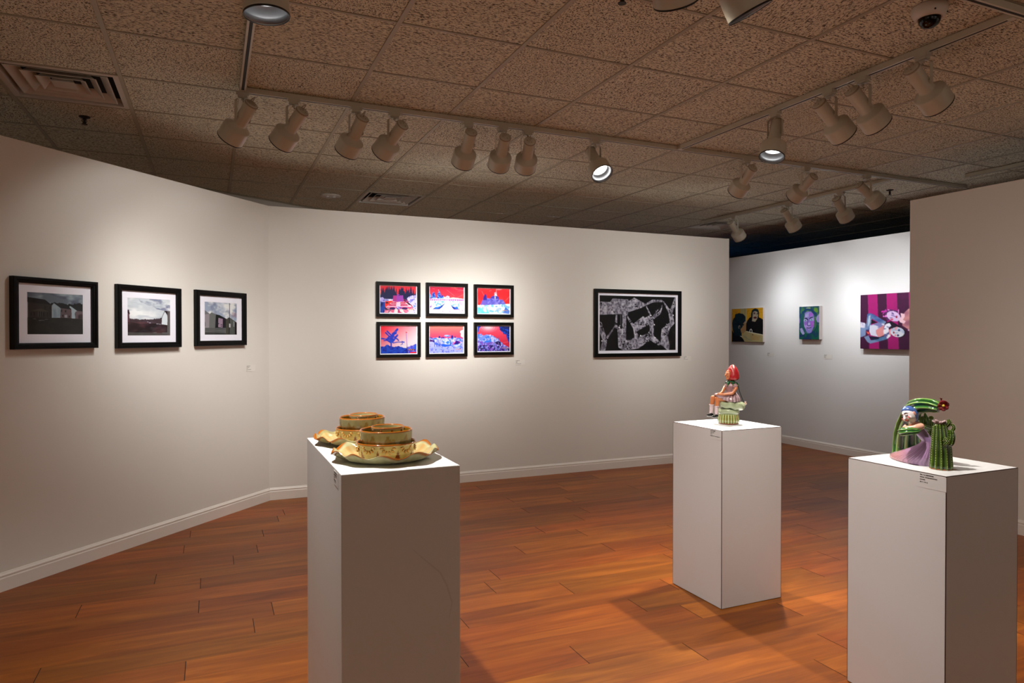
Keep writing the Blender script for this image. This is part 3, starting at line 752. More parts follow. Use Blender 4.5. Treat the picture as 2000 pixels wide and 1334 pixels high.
def art_ir2():
    c = Cv(116, 92, (205, 1325, 222, 248, 1118, 1122), RED); c.vgrad(c.all, (186, 28, 66), (252, 64, 78), 0, .45)
    c.noise(c.mask([(900, 222), (1325, 222), (1325, 640), (900, 640)]), 3, 3, 12, (255, 90, 70), .4, .7, .8)
    for p in (((760, 340), (1010, 540)), ((1110, 590), (1325, 480)), ((1010, 250), (1060, 320)), ((1060, 320), (1325, 350)), ((300, 290), (380, 315)), ((1120, 380), (1325, 360))): c.line(p, 10, (255, 140, 150), .75)
    c.poly(c.jag([(205, 640), (450, 610), (640, 550), (700, 590), (850, 620), (900, 600), (1000, 590), (1100, 615), (1325, 640)], 5, 20, 8, [(1325, 700), (205, 700)]), (224, 240, 246))
    for x, t, b, w in ((212, 440, 620, 22), (240, 470, 625, 28), (340, 400, 630, 62), (515, 370, 630, 60), (620, 500, 628, 45), (580, 560, 628, 30)):
        cypress(c, x, t, b, w, (90, 160, 232))
    c.noise(c.mask([(205, 380), (660, 380), (660, 630), (205, 630)]) & (c.a[..., 2] > 220) & (c.a[..., 0] < 120), 26, 26, 5, (24, 50, 176), .46, .62)
    c.poly([(700, 590), (780, 530), (850, 560), (850, 640), (690, 640)], (226, 200, 240)); c.ell((780, 592), (12, 14), (150, 90, 190)); c.ell((497, 350), (16, 14), (250, 190, 190))
    c.poly([(205, 640), (1325, 645), (1325, 720), (205, 715)], (224, 170, 226))
    for k in range(18):
        x = 250 + k * 61
        if 700 < x < 860: continue
        c.poly([(x - 12, 662), (x + 12, 662), (x + 10, 705), (x - 12, 705)], (120, 30, 130) if x > 1000 or x < 400 else (168, 80, 180))
    c.poly([(205, 700), (1325, 715), (1325, 1122), (205, 1118)], (246, 228, 240), 1, (20, 16, 8, (222, 150, 200), .6, .72))
    c.poly(c.jag([(280, 770), (420, 700), (740, 700)], 5, 20, 8, [(720, 780), (520, 990), (310, 985), (300, 860)]), (226, 240, 250), 1, (24, 20, 5, (80, 160, 236), .5, .7))
    c.poly([(720, 770), (640, 900), (520, 995), (310, 990), (400, 930), (560, 900)], (16, 50, 150)); c.poly([(400, 940), (520, 900), (600, 870), (500, 960), (380, 985)], (40, 120, 220), .8)
    c.poly(c.jag([(820, 720), (1060, 700), (1240, 740), (1250, 860)], 6, 20, 8, [(1190, 990), (1000, 990), (860, 800)]), (232, 244, 250), 1, (24, 20, 5, (90, 166, 236), .52, .7))
    c.poly([(862, 810), (930, 880), (1000, 910), (1190, 990), (990, 995), (920, 920)], (16, 52, 160)); c.ell((1080, 935), (50, 34), (30, 110, 224))
    c.poly([(770, 700), (800, 700), (975, 995), (560, 995)], (250, 242, 248)); c.line([(540, 1008), (1240, 1008)], 16, (250, 196, 214)); c.poly([(205, 900), (270, 870), (280, 920), (220, 950)], (110, 60, 180), .8)
    c.poly([(1100, 740), (1325, 730), (1300, 900), (1240, 880)], (240, 180, 214), .7)
    return c
def art_ir3():
    c = Cv(116, 92, (100, 612, 103, 113, 522, 524), RED); c.vgrad(c.all, (236, 36, 48), (248, 40, 40)); c.noise(c.all, 3, 3, 3, (252, 84, 88), .45, .75, .8)
    for p in (((170, 155), (205, 225)), ((540, 310), (605, 240)), ((285, 155), (320, 140)), ((220, 112), (300, 118)), ((395, 120), (400, 180))): c.line(p, 4, (255, 190, 190), .8)
    c.ell((440, 122), (45, 14), (255, 160, 160), 0, .8)
    c.poly([(150, 378), (185, 300), (232, 290), (262, 268), (318, 275), (345, 258), (440, 290), (500, 290), (540, 355), (540, 380)], (96, 92, 204), 1, (20, 18, 6, (150, 140, 226), .5, .7))
    c.poly([(190, 310), (198, 250), (215, 215), (233, 195), (245, 240), (248, 300)], (46, 40, 150)); c.poly([(180, 300), (235, 300), (240, 375), (150, 375)], (110, 96, 200))
    c.ell((375, 272), (66, 46), (70, 60, 172)); c.poly([(310, 275), (375, 330), (440, 275)], (120, 116, 220)); c.ell((385, 188), (21, 20), (236, 170, 190)); c.poly([(362, 230), (372, 195), (400, 195), (412, 232)], (236, 220, 240)); c.poly([(368, 240), (388, 240), (380, 308)], (196, 210, 240)); c.line([(398, 118), (396, 180)], 5, (250, 200, 200), .8)
    c.poly(c.jag([(100, 382), (300, 376), (560, 360), (612, 352)], 3, 10, 4, [(612, 526), (100, 524)]), (236, 244, 250), 1, (12, 9, 5, (120, 196, 244), .52, .68))
    c.poly([(100, 420), (240, 400), (290, 520), (100, 522)], (60, 200, 236), .75, (8, 6, 3, (240, 250, 252), .4, .6)); c.poly([(540, 410), (608, 470), (600, 520), (500, 510)], (30, 100, 220), .8, (14, 14, 3, (130, 140, 220), .5, .65))
    c.ell((398, 402), (18, 12), (80, 160, 236), 0, .8); c.ell((430, 450), (40, 30), (150, 180, 240), 0, .5)
    stamp(c, 500, 575, 466); return c
def art_ir4():
    c = Cv(120, 92, (225, 1420, 172, 165, 1085, 1072), (230, 40, 80)); A = c.all
    k = np.clip((c.X / c.W * .75 + c.Y / c.H * .75 - .1), 0, 1)[..., None]; c.a = np.array((226, 26, 48.)) * (1 - k) ** 1.3 + np.array((214, 206, 214.)) * (1 - (1 - k) ** 1.3)
    B = (14, 46, 178)
    c.poly(c.jag([(225, 850), (330, 850), (440, 790), (520, 810), (600, 850), (700, 850), (820, 830), (900, 850), (1000, 880), (1100, 900)], 4, 18, 12, [(1180, 1080), (225, 1090)]), (16, 66, 186), 1, (20, 16, 3, (10, 26, 140), .45, .7))
    c.poly(c.jag([(1100, 860), (1200, 820), (1300, 800), (1420, 740)], 5, 18, 8, [(1420, 1080), (1100, 1080)]), (70, 70, 200), 1, (20, 18, 5, (140, 130, 220), .5, .7)); c.ell((1370, 870), (50, 60), (16, 90, 220), 0, .9)
    c.line([(572, 900), (580, 740)], 42, B); c.poly([(440, 560), (520, 500), (640, 480), (740, 560), (700, 640), (640, 720), (560, 740), (470, 680), (400, 630)], B, 1, (22, 20, 3, (20, 70, 196), .5, .7))
    for p, w in ((((600, 600), (680, 400), (780, 290)), 70), (((560, 560), (400, 400)), 46), (((600, 500), (450, 355)), 46), (((480, 620), (350, 600), (270, 590)), 44), (((460, 640), (340, 660)), 30), (((620, 560), (740, 530), (780, 480)), 60), (((640, 440), (720, 400)), 90), (((660, 560), (780, 600), (820, 650)), 40), (((640, 730), (780, 700), (920, 700), (1010, 700)), 28), (((930, 720), (950, 760), (890, 790)), 16), (((920, 670), (1010, 700)), 14)): c.line(p, w, B)
    c.noise(c.mask([(300, 400), (900, 300), (900, 700), (300, 700)]) & (c.a[..., 2] > 170) & (c.a[..., 0] < 40), 40, 36, 8, (200, 110, 170), .66, .74, .8)
    c.line([(1068, 380), (1110, 1060)], 24, (170, 120, 190)); c.line([(1095, 860), (1115, 1060)], 26, (20, 20, 90)); c.ell((1078, 382), (24, 18), (214, 24, 50)); c.line([(1090, 365), (1140, 372)], 14, (240, 190, 190))
    c.poly([(1200, 1020), (1410, 1010), (1410, 1070), (1190, 1080)], (226, 16, 50)); c.line([(1195, 960), (1195, 1080)], 12, (60, 10, 60)); c.line([(1150, 945), (1340, 945)], 36, (40, 20, 50)); stamp(c, 1160, 1335, 947)
    c.poly([(225, 1060), (720, 1075), (1100, 1075), (1100, 1090), (225, 1092)], (10, 8, 110)); return c
def art_ir5():
    c = Cv(116, 92, (200, 1320, 172, 175, 1070, 1058), RED); c.vgrad(c.all, (255, 128, 112), (250, 60, 104), 0, .45)
    c.poly(c.jag([(1320, 180), (1300, 250), (1330, 300)], 4, 9, 9, [(1330, 180)]), (240, 230, 250)); c.poly([(1225, 330), (1320, 300), (1320, 540), (1300, 560), (1220, 510), (1235, 430), (1200, 380)], (238, 232, 248))
    c.poly(c.jag([(200, 575), (330, 565), (450, 560), (620, 570), (760, 575), (900, 565), (1060, 550), (1180, 580), (1320, 590)], 4, 18, 9, [(1320, 1060), (200, 1070)]), (172, 176, 240), 1, (30, 24, 5, (80, 90, 214), .5, .68))
    c.noise(c.mask([(300, 560), (1250, 560), (1250, 860), (400, 860)]), 14, 14, 15, (20, 110, 232), .55, .68, .85); c.noise(c.mask([(300, 560), (1250, 560), (1250, 860), (400, 860)]), 16, 14, 25, (214, 224, 248), .56, .66, .85)
    for x, t, b, w in ((215, 510, 585, 26), (275, 545, 590, 22), (527, 495, 575, 30), (585, 540, 575, 16), (625, 505, 575, 14), (665, 530, 575, 30), (945, 470, 575, 42), (1040, 515, 560, 34), (345, 610, 710, 24)): cypress(c, x, t, b, w, (26, 30, 140))
    c.ell((785, 500), (102, 30), (90, 140, 232)); c.ell((760, 485), (70, 16), (190, 200, 244)); c.line([(800, 520), (800, 580)], 26, (40, 100, 224))
    c.poly([(200, 615), (320, 640), (330, 690), (200, 690)], (70, 14, 110)); c.poly([(980, 720), (1090, 655), (1160, 670), (1230, 720), (1140, 770), (980, 775)], (40, 16, 130)); c.poly([(980, 725), (1080, 660), (1000, 770), (960, 790)], (244, 90, 170)); c.line([(1150, 690), (1230, 720)], 14, (220, 60, 150))
    c.poly([(600, 770), (700, 770), (860, 800), (900, 720), (920, 800), (820, 850), (600, 850)], (14, 80, 220), .85)
    for x in (380, 435, 490, 545): c.line([(x, 740), (x, 850)], 20, (40, 60, 200))
    c.noise(c.mask([(200, 860), (1320, 830), (1320, 1060), (200, 1070)]), 30, 22, 9, (150, 170, 236), .5, .64, .9); stamp(c, 1080, 1235, 935); return c
def art_ir6():
    c = Cv(116, 92, (100, 610, 698, 698, 1108, 1106), RED); c.vgrad(c.all, (252, 84, 110), (206, 34, 66), 0, .7)
    for r, al in ((150, .15), (110, .25), (75, .4), (45, .5)): c.ell((270, 715), (r, r * .6), (255, 226, 232), 0, al)
    c.line([(470, 975), (600, 950)], 8, (250, 120, 130), .6)
    c.poly(c.jag([(100, 835), (150, 825), (190, 850), (240, 835), (300, 835), (380, 880), (430, 905), (470, 960), (520, 1000), (610, 1050)], 3, 9, 9, [(610, 1108), (100, 1108)]), (110, 140, 232), 1, (22, 16, 5, (200, 196, 246), .48, .62))
    c.noise(c.mask([(100, 940), (400, 960), (610, 1040), (610, 1108), (100, 1108)]), 26, 20, 9, (120, 70, 190), .4, .55, .9); c.noise(c.mask([(100, 1000), (400, 1010), (610, 1060), (610, 1108), (100, 1108)]), 26, 20, 10, (16, 12, 90), .42, .55, .9); c.noise(c.mask([(100, 830), (440, 880), (440, 960), (100, 960)]), 14, 12, 12, (20, 110, 230), .52, .66, .8)
    c.poly([(370, 965), (420, 940), (462, 955), (470, 1020), (440, 1005), (400, 990)], (22, 14, 84)); c.line([(425, 960), (440, 1010)], 5, (200, 150, 220))
    c.poly(c.jag([(440, 698), (450, 760), (490, 800), (520, 835), (560, 820), (570, 880), (600, 960)], 3, 9, 9, [(612, 965), (612, 690)]), (12, 30, 110), 1, (24, 20, 3, (20, 80, 214), .5, .66)); c.line([(555, 830), (575, 900), (600, 955)], 18, (40, 60, 190))
    c.poly(c.jag([(165, 698), (130, 740), (120, 800), (100, 810)], 3, 9, 9, [(100, 690)]), (20, 60, 190)); stamp(c, 500, 575, 1050); return c
def art_map():
    c = Cv(230, 158, (195, 1460, 190, 218, 1102, 1090), (9, 9, 10)); A = c.all; G = (150, 148, 160)
    def g(p): c.poly(p, G)
    g([(195, 295), (365, 305), (410, 245), (655, 262), (665, 290), (755, 230), (940, 330), (1060, 262), (1220, 270), (1250, 290), (1400, 480), (1435, 650), (1350, 740), (1320, 860), (1330, 930), (1355, 970), (1340, 1090), (1200, 960), (1195, 880), (1215, 740), (1350, 640), (1330, 480), (1240, 300), (1060, 310), (950, 360), (860, 405), (655, 470), (650, 530), (610, 500), (560, 500), (195, 512)])
    g([(560, 490), (625, 490), (625, 920), (700, 925), (700, 890), (760, 880), (740, 740), (640, 560), (650, 530), (740, 660), (900, 535), (940, 555), (1010, 520), (945, 370), (965, 370), (1050, 540), (1230, 340), (1210, 480), (1110, 590), (1080, 680), (1080, 850), (1200, 960), (1340, 1090), (1300, 1085), (1160, 1010), (1010, 920), (900, 1010), (820, 1060), (580, 1095), (500, 1040), (485, 740), (440, 720), (330, 900), (290, 1100), (205, 1100), (250, 930), (195, 760), (195, 620), (230, 620), (300, 850), (440, 690), (460, 510), (480, 510), (480, 690), (560, 740)])
    K = (9, 9, 10)
    c.poly([(480, 505), (556, 505), (556, 690), (480, 690)], K); c.line([(535, 510), (535, 690)], 8, (90, 88, 96)); c.poly([(195, 514), (455, 514), (440, 690), (310, 870), (240, 650), (195, 600)], K)
    c.poly([(625, 590), (660, 600), (745, 770), (760, 880), (690, 920), (630, 920)], K); c.poly([(785, 790), (1005, 665), (1015, 760), (980, 815), (850, 860)], K); c.poly([(1075, 590), (1200, 490), (1240, 330), (1330, 480), (1350, 620), (1215, 740), (1195, 940), (1085, 850), (1085, 700)], K)
    c.poly([(1190, 990), (1310, 1085), (1280, 1085), (1165, 1010)], K); c.line([(1185, 985), (1325, 1080)], 6, G)
    c.poly([(1355, 430), (1440, 220), (1462, 222), (1462, 340), (1410, 430), (1400, 500), (1360, 470)], G); c.poly([(1090, 520), (1200, 370), (1215, 380), (1180, 450)], K); c.poly([(205, 640), (225, 640), (260, 780), (240, 770)], K)
    m = c.a[..., 0] > 100
    c.noise(m, 90, 22, 5, (70, 66, 78), .42, .62, .85); c.noise(m, 40, 30, 6, (196, 194, 204), .52, .68, .7); c.noise(m, 16, 50, 16, (90, 88, 100), .55, .7, .5)
    r = random.Random(5)
    for cx, cy, n, s in ((780, 360, 8, 34), (420, 450, 6, 24), (600, 970, 16, 60), (680, 1030, 10, 50), (1000, 840, 26, 55), (960, 920, 14, 50), (1050, 580, 16, 45), (850, 640, 10, 36), (940, 680, 8, 36), (1130, 470, 10, 40), (1370, 460, 8, 24), (1280, 840, 10, 36), (1290, 700, 12, 46), (600, 820, 12, 24), (250, 720, 8, 26), (310, 900, 8, 20), (450, 660, 14, 30), (520, 720, 10, 30), (1420, 320, 12, 34), (215, 330, 5, 18), (840, 860, 8, 24), (690, 630, 8, 26), (1140, 980, 6, 24)):
        for k in range(n):
            x, y = cx + r.uniform(-s, s), cy + r.uniform(-s, s); c.ell((x, y), (r.uniform(6, 16), r.uniform(5, 11)), K if r.random() < .8 else G, r.uniform(0, 3))
    for x, y in ((400, 462), (240, 935), (1090, 672), (1102, 885), (1412, 518), (515, 715), (862, 850), (1030, 520)): c.ell((x, y), (11, 11), (232, 232, 236))
    c.noise(c.mask([(1330, 860), (1450, 750), (1450, 1085), (1350, 1085)]), 30, 30, 5, (44, 40, 34), .5, .7)
    return c
def art_mirror():
    c = Cv(120, 110, (95, 895, 118, 80, 922, 928), (214, 160, 28)); A = c.all; c.noise(A, 30, 30, 3, (186, 130, 20), .5, .7, .7)
    c.poly([(325, 105), (485, 95), (485, 700), (325, 700)], (178, 166, 110)); c.line([(440, 100), (440, 420)], 10, (146, 134, 84)); c.line([(482, 95), (482, 420)], 8, (206, 200, 160))
    c.poly([(560, 330), (640, 290), (790, 320), (850, 350), (895, 380), (905, 750), (620, 690), (470, 660), (480, 440)], (9, 9, 10))
    c.poly([(600, 230), (625, 140), (700, 105), (770, 130), (800, 210), (790, 330), (740, 380), (620, 380), (600, 300)], (12, 34, 44)); c.poly([(640, 200), (690, 165), (755, 190), (775, 260), (745, 370), (700, 432), (620, 415), (635, 330)], (170, 160, 134)); c.poly([(690, 165), (700, 250), (650, 280), (640, 200)], (150, 130, 112), .7)
    c.ell((683, 222), (26, 16), (70, 40, 46)); c.ell((752, 236), (18, 14), (74, 44, 50)); c.line([(722, 240), (728, 285)], 8, (120, 100, 84)); c.ell((700, 330), (42, 26), (96, 24, 34)); c.line([(660, 328), (736, 322)], 7, (40, 6, 14))
    c.poly([(110, 470), (130, 380), (180, 320), (190, 250), (290, 220), (400, 240), (460, 310), (460, 420), (400, 470), (370, 600), (360, 780), (200, 820), (130, 640)], (5, 42, 50), 1, (14, 14, 5, (2, 24, 40), .45, .7))
    c.poly([(470, 400), (500, 430), (470, 480), (475, 640), (400, 720), (350, 700), (330, 610), (380, 560), (400, 470)], (166, 130, 88)); c.poly([(440, 420), (500, 425), (470, 470), (430, 470)], (170, 158, 134)); c.ell((300, 560), (26, 44), (150, 140, 120), .3); c.ell((306, 566), (12, 26), (16, 40, 50), .3); c.ell((405, 505), (14, 20), (20, 26, 30))
    c.poly([(110, 640), (200, 780), (340, 790), (400, 850), (440, 928), (110, 928)], (6, 6, 8))
    c.poly([(375, 730), (480, 665), (640, 700), (895, 755), (895, 930), (440, 925), (370, 800)], (178, 166, 116)); c.poly([(590, 720), (830, 780), (800, 880), (600, 880)], (176, 150, 98)); c.line([(480, 665), (640, 700), (895, 752)], 14, (226, 220, 190))
    for p in (((400, 760), (560, 880)), ((470, 780), (490, 880)), ((580, 720), (580, 900)), ((840, 780), (850, 900)), ((420, 800), (640, 900))): c.line(p, 10, (132, 140, 120), .7)
    c.line([(565, 690), (575, 630), (600, 612), (622, 640), (625, 690)], 18, (214, 214, 210)); c.ell((643, 748), (12, 12), (50, 30, 24)); c.line([(330, 785), (370, 800)], 14, (220, 220, 220)); return c
def art_face():
    c = Cv(100, 130, (72, 522, 105, 92, 855, 855), (40, 84, 96)); A = c.all
    c.noise(A, 9, 9, 3, (20, 52, 120), .45, .65, .8); c.noise(A, 10, 10, 6, (70, 130, 60), .56, .7, .8); c.noise(A, 8, 8, 16, (120, 150, 170), .62, .76, .6)
    c.poly([(420, 120), (480, 150), (500, 230), (440, 240), (400, 180)], (110, 160, 40), .7); c.ell((280, 140), (50, 26), (140, 160, 120), 0, .8)
    c.poly([(470, 330), (522, 260), (522, 470), (480, 460), (450, 400)], (170, 150, 220), .85); c.ell((75, 430), (20, 60), (150, 110, 200), 0, .8)
    c.poly([(85, 640), (200, 700), (330, 740), (430, 600), (470, 520), (522, 540), (522, 856), (85, 856)], (8, 92, 66), 1, (8, 8, 3, (20, 50, 96), .5, .7)); c.poly([(90, 610), (140, 590), (200, 720), (160, 752), (110, 690)], (160, 160, 210))
    c.poly([(200, 250), (250, 220), (340, 218), (395, 280), (410, 400), (405, 560), (350, 690), (295, 718), (245, 680), (190, 560), (170, 440), (200, 330)], (140, 124, 200), 1, (7, 9, 5, (176, 150, 224), .45, .65))
    c.poly([(300, 260), (360, 240), (390, 300), (300, 340)], (176, 90, 210), .7); c.poly([(320, 450), (410, 430), (400, 560), (350, 580)], (168, 84, 204), .75); c.poly([(215, 280), (290, 240), (290, 340), (220, 350)], (170, 180, 214), .7); c.ell((222, 490), (30, 40), (150, 90, 196), 0, .7)
    c.poly([(175, 250), (235, 190), (330, 190), (400, 240), (440, 330), (430, 240), (360, 160), (220, 150), (150, 230), (130, 420), (165, 400)], (16, 60, 110)); c.poly([(120, 300), (170, 250), (180, 560), (240, 690), (180, 640), (110, 520)], (28, 92, 90), .9)
    c.line([(205, 372), (240, 370), (258, 400)], 20, (16, 44, 66)); c.line([(310, 380), (340, 352), (372, 350)], 16, (16, 44, 66)); c.ell((213, 420), (26, 18), (170, 200, 214)); c.ell((350, 408), (30, 16), (150, 214, 200)); c.ell((213, 420), (11, 12), (10, 40, 40)); c.ell((352, 408), (11, 11), (20, 110, 90))
    c.line([(275, 400), (262, 520), (285, 545), (322, 530)], 12, (60, 60, 130)); c.ell((298, 500), (26, 30), (190, 180, 226), 0, .9); c.ell((268, 530), (12, 8), (20, 20, 60)); c.line([(245, 585), (300, 588), (345, 580)], 9, (20, 30, 60)); c.line([(250, 610), (330, 606)], 14, (110, 90, 170), .9); c.poly([(240, 640), (350, 620), (300, 716)], (120, 130, 200), .7)
    return c
def art_striped():
    c = Cv(170, 112, (55, 1420, 112, 12, 1198, 1262), (60, 14, 52)); A = c.all
    dk, pk = (66, 14, 60), (158, 20, 104)
    for i, (x0, x1) in enumerate(((190, 370), (535, 720), (920, 1095), (1270, 1420))):
        c.poly([(x0, -60), (x1, -60), (x1 + 50, 1350), (x0 + 45, 1350)], pk)
    c.noise(A, 5, 5, 3, (110, 18, 84), .45, .75, .3)
    c.poly([(850, 480), (900, 420), (1000, 325), (1150, 300), (1420, 420), (1420, 900), (1100, 900), (930, 820), (820, 740), (820, 650)], (196, 132, 132), 1, (5, 5, 4, (150, 90, 110), .5, .7)); c.poly([(960, 500), (1010, 480), (1080, 600), (1000, 640)], (236, 190, 186), .8); c.poly([(910, 830), (1010, 770), (1120, 860), (1000, 910)], (226, 180, 220))
    c.poly([(500, 420), (600, 400), (760, 440), (720, 560), (560, 640), (520, 560)], (84, 40, 92)); c.noise(c.mask([(480, 400), (760, 400), (760, 640), (480, 560)]), 30, 26, 5, (220, 120, 200), .55, .7); c.line([(460, 450), (540, 440)], 24, (190, 40, 150)); c.line([(480, 500), (530, 410)], 14, (180, 60, 160))
    c.ell((668, 545), (125, 98), (206, 180, 216), .35, 1, (8, 8, 3, (150, 130, 190), .5, .7)); c.line([(630, 520), (720, 560)], 12, (90, 80, 150)); c.ell((655, 490), (28, 18), (110, 90, 140), .6); c.ell((640, 608), (26, 20), (200, 80, 110)); c.ell((722, 560), (16, 26), (150, 30, 60), .2); c.line([(600, 580), (650, 570)], 8, (80, 70, 130))
    c.poly([(790, 480), (860, 500), (860, 560), (830, 620), (880, 650), (850, 700), (780, 670), (760, 610), (800, 560)], (232, 190, 200), 1, (20, 20, 3, (190, 140, 170), .5, .68))
    c.poly([(540, 680), (620, 640), (800, 760), (720, 830), (600, 820)], (24, 10, 34)); c.poly([(720, 770), (820, 780), (900, 860), (860, 960), (780, 990), (680, 960)], (26, 14, 30))
    BL = (112, 136, 172)
    c.poly([(190, 500), (235, 478), (300, 500), (540, 660), (500, 720), (400, 670), (275, 590), (240, 820), (165, 830), (180, 640)], BL, 1, (7, 9, 4, (60, 84, 140), .48, .66)); c.poly([(215, 540), (250, 520), (235, 700), (200, 760)], (196, 208, 216), .7); c.poly([(265, 610), (380, 670), (260, 700)], (22, 10, 26))
    c.poly([(130, 960), (220, 930), (250, 1030), (520, 950), (560, 1010), (400, 1060), (250, 1098), (190, 1060)], BL, 1, (7, 9, 4, (70, 110, 150), .48, .66)); c.poly([(220, 950), (430, 970), (400, 1010), (270, 1030)], (14, 20, 50))
    c.poly([(55, 650), (170, 700), (160, 930), (55, 970)], (120, 140, 178)); c.poly([(60, 660), (150, 680), (140, 780), (60, 770)], (214, 208, 222), 1, (12, 12, 3, (150, 140, 180), .5, .65))
    c.poly([(240, 730), (400, 670), (510, 700), (500, 930), (420, 968), (260, 930), (230, 850)], (206, 206, 222), 1, (14, 12, 5, (120, 120, 170), .52, .66)); c.poly([(350, 830), (500, 720), (490, 860), (500, 930), (400, 970), (360, 900)], (216, 130, 128), .9); c.poly([(170, 850), (225, 860), (235, 900), (200, 905)], (214, 90, 76))
    c.poly([(520, 710), (600, 680), (630, 740), (580, 790), (600, 880), (620, 950), (560, 1010), (500, 950), (490, 850)], (226, 224, 234), 1, (20, 24, 3, (90, 90, 140), .56, .68)); c.poly([(580, 830), (640, 790), (630, 930), (600, 930)], (220, 140, 150))
    c.ell((738, 872), (122, 102), (214, 216, 224), .1, 1, (8, 8, 3, (170, 180, 206), .5, .7)); c.poly([(690, 775), (740, 755), (740, 790), (700, 800)], (214, 150, 160)); c.ell((765, 832), (20, 22), (50, 70, 120)); c.ell((748, 938), (20, 20), (40, 50, 100)); c.ell((674, 880), (14, 22), (130, 20, 44)); c.ell((706, 810), (20, 18), (226, 140, 150), 0, .8); c.ell((704, 935), (18, 18), (222, 120, 130), 0, .8); c.line([(690, 890), (750, 886)], 10, (110, 140, 180), .8)
    return c

M_print = vcmat('photo_print', .6, .15); M_paint = vcmat('oil_paint', .45, bmp=(220, .5, .0006))
M_frame = mat('frame_black', (4, 4, 4), .4, spec=.18); M_frame2 = mat('frame_darkwood', (9, 7, 6), .45, spec=.16)
M_mat = mat('mat_board', (238, 238, 248), .8); M_canvas = mat('canvas_edge', (214, 204, 200), .8)
M_glass = bpy.data.materials.new('picture_glass'); M_glass.use_nodes = True
nt = M_glass.node_tree; nt.nodes.clear()
_o = nt.nodes.new('ShaderNodeOutputMaterial'); _m = nt.nodes.new('ShaderNodeMixShader'); _t = nt.nodes.new('ShaderNodeBsdfTransparent'); _g = nt.nodes.new('ShaderNodeBsdfGlossy'); _f = nt.nodes.new('ShaderNodeMath'); _w = nt.nodes.new('ShaderNodeLayerWeight'); _p = nt.nodes.new('ShaderNodeMath')
_g.inputs['Roughness'].default_value = .02; _w.inputs['Blend'].default_value = .5; _p.operation = 'POWER'; _p.inputs[1].default_value = 5; _f.operation = 'MULTIPLY_ADD'; _f.inputs[1].default_value = .9; _f.inputs[2].default_value = .03
nt.links.new(_w.outputs['Facing'], _p.inputs[0]); nt.links.new(_p.outputs[0], _f.inputs[0])
nt.links.new(_f.outputs[0], _m.inputs[0]); nt.links.new(_t.outputs[0], _m.inputs[1]); nt.links.new(_g.outputs[0], _m.inputs[2]); nt.links.new(_m.outputs[0], _o.inputs[0])

def ringmesh(name, w, h, prof, m):
    """mitred moulding: prof = list of (inset from outer edge, depth y) closed"""
    vs = []; K = len(prof)
    for sx, sz in ((-1, -1), (1, -1), (1, 1), (-1, 1)):
        for i, y in prof: vs.append((sx * (w / 2 - i), y, sz * (h / 2 - i)))
    fs = []
    for c in range(4):
        d = (c + 1) % 4
        for k in range(K): l = (k + 1) % K; fs.append((c * K + k, d * K + k, d * K + l, c * K + l))
    return mesh(name, vs, fs, m)
def framed(name, loc, rz, w, h, art, label, group, fw=.028, depth=.024, matw=None, mf=None, step=True, white=.006, glass=True):
    r = empty(name, loc, rz, label, 'picture', group)
    D = depth
    prof = [(0, 0), (0, -D * .86), (.003, -D), (fw * .45, -D), (fw * .55, -D * .88), (fw * .8, -D * .84), (fw, -D * .7), (fw, 0)] if step else [(0, 0), (0, -D + .001), (.001, -D), (fw - .001, -D), (fw, -D + .001), (fw, 0)]
    put('frame', ringmesh('frame', w, h, prof[::-1], mf or M_frame), r)
    iw, ih = w - 2 * fw, h - 2 * fw
    zb = -D * .35
    if matw is None: matw = (white, white)
    put('mat_board', ringmesh('mat_board', iw + .004, ih + .004, [(0, zb + .001), (0, zb - .0014), (matw[0] + .002, zb - .0014), (matw[0] + .003, zb + .001)][::-1], M_mat) if matw[0] == matw[1] else None, r) if 0 else None
    pw, ph = iw - 2 * matw[0], ih - 2 * matw[1]
    mb = MB(); a, b = iw / 2 + .002, ih / 2 + .002
    for x0, x1, z0, z1 in ((-a, a, ph / 2, b), (-a, a, -b, -ph / 2), (-a, -pw / 2, -ph / 2, ph / 2), (pw / 2, a, -ph / 2, ph / 2)): mb.box(x0, x1, zb - .0014, zb, z0, z1)
    put('mat_board', mb.me('mat_board', M_mat), r)
    put('print', art.mesh('print', pw + .004, ph + .004, M_print, zb - .0002), r)
    put('backing', MB().box(-a, a, zb + .002, -.001, -b, b).me('backing', M_frame), r)
    if glass: put('glass', mesh('glass', [(-a, zb - .004, -b), (a, zb - .004, -b), (a, zb - .004, b), (-a, zb - .004, b)], [(0, 1, 2, 3)], M_glass), r)
    return r
# left wall: local x runs along the wall
lrz = math.atan2(ld.y, ld.x); A0 = Vector((*LA, 0)); L3 = Vector((ld.x, ld.y, 0))
nL = Vector((ld.y, -ld.x, 0)) * .0008
def onleft(s, z): return A0 + L3 * s + Vector((0, 0, z)) + nL
gL = 'black framed photographs of houses on the left wall'
framed('framed_photograph', onleft(.308, 1.477), lrz, .499, .395, art_houses1(), 'leftmost black framed photo of dark houses with a wide white mat', gL, .034, .036, (.052, .048))
framed('framed_photograph', onleft(.945, 1.474), lrz, .50, .402, art_houses2(), 'middle black framed photo on the left wall, bright cloudy sky over a dark field', gL, .036, .032, (.047, .045))
framed('framed_photograph', onleft(1.583, 1.478), lrz, .504, .402, art_houses3(), 'black framed photo nearest the wall corner, cloudy sky over grey houses', gL, .038, .032, (.052, .044))
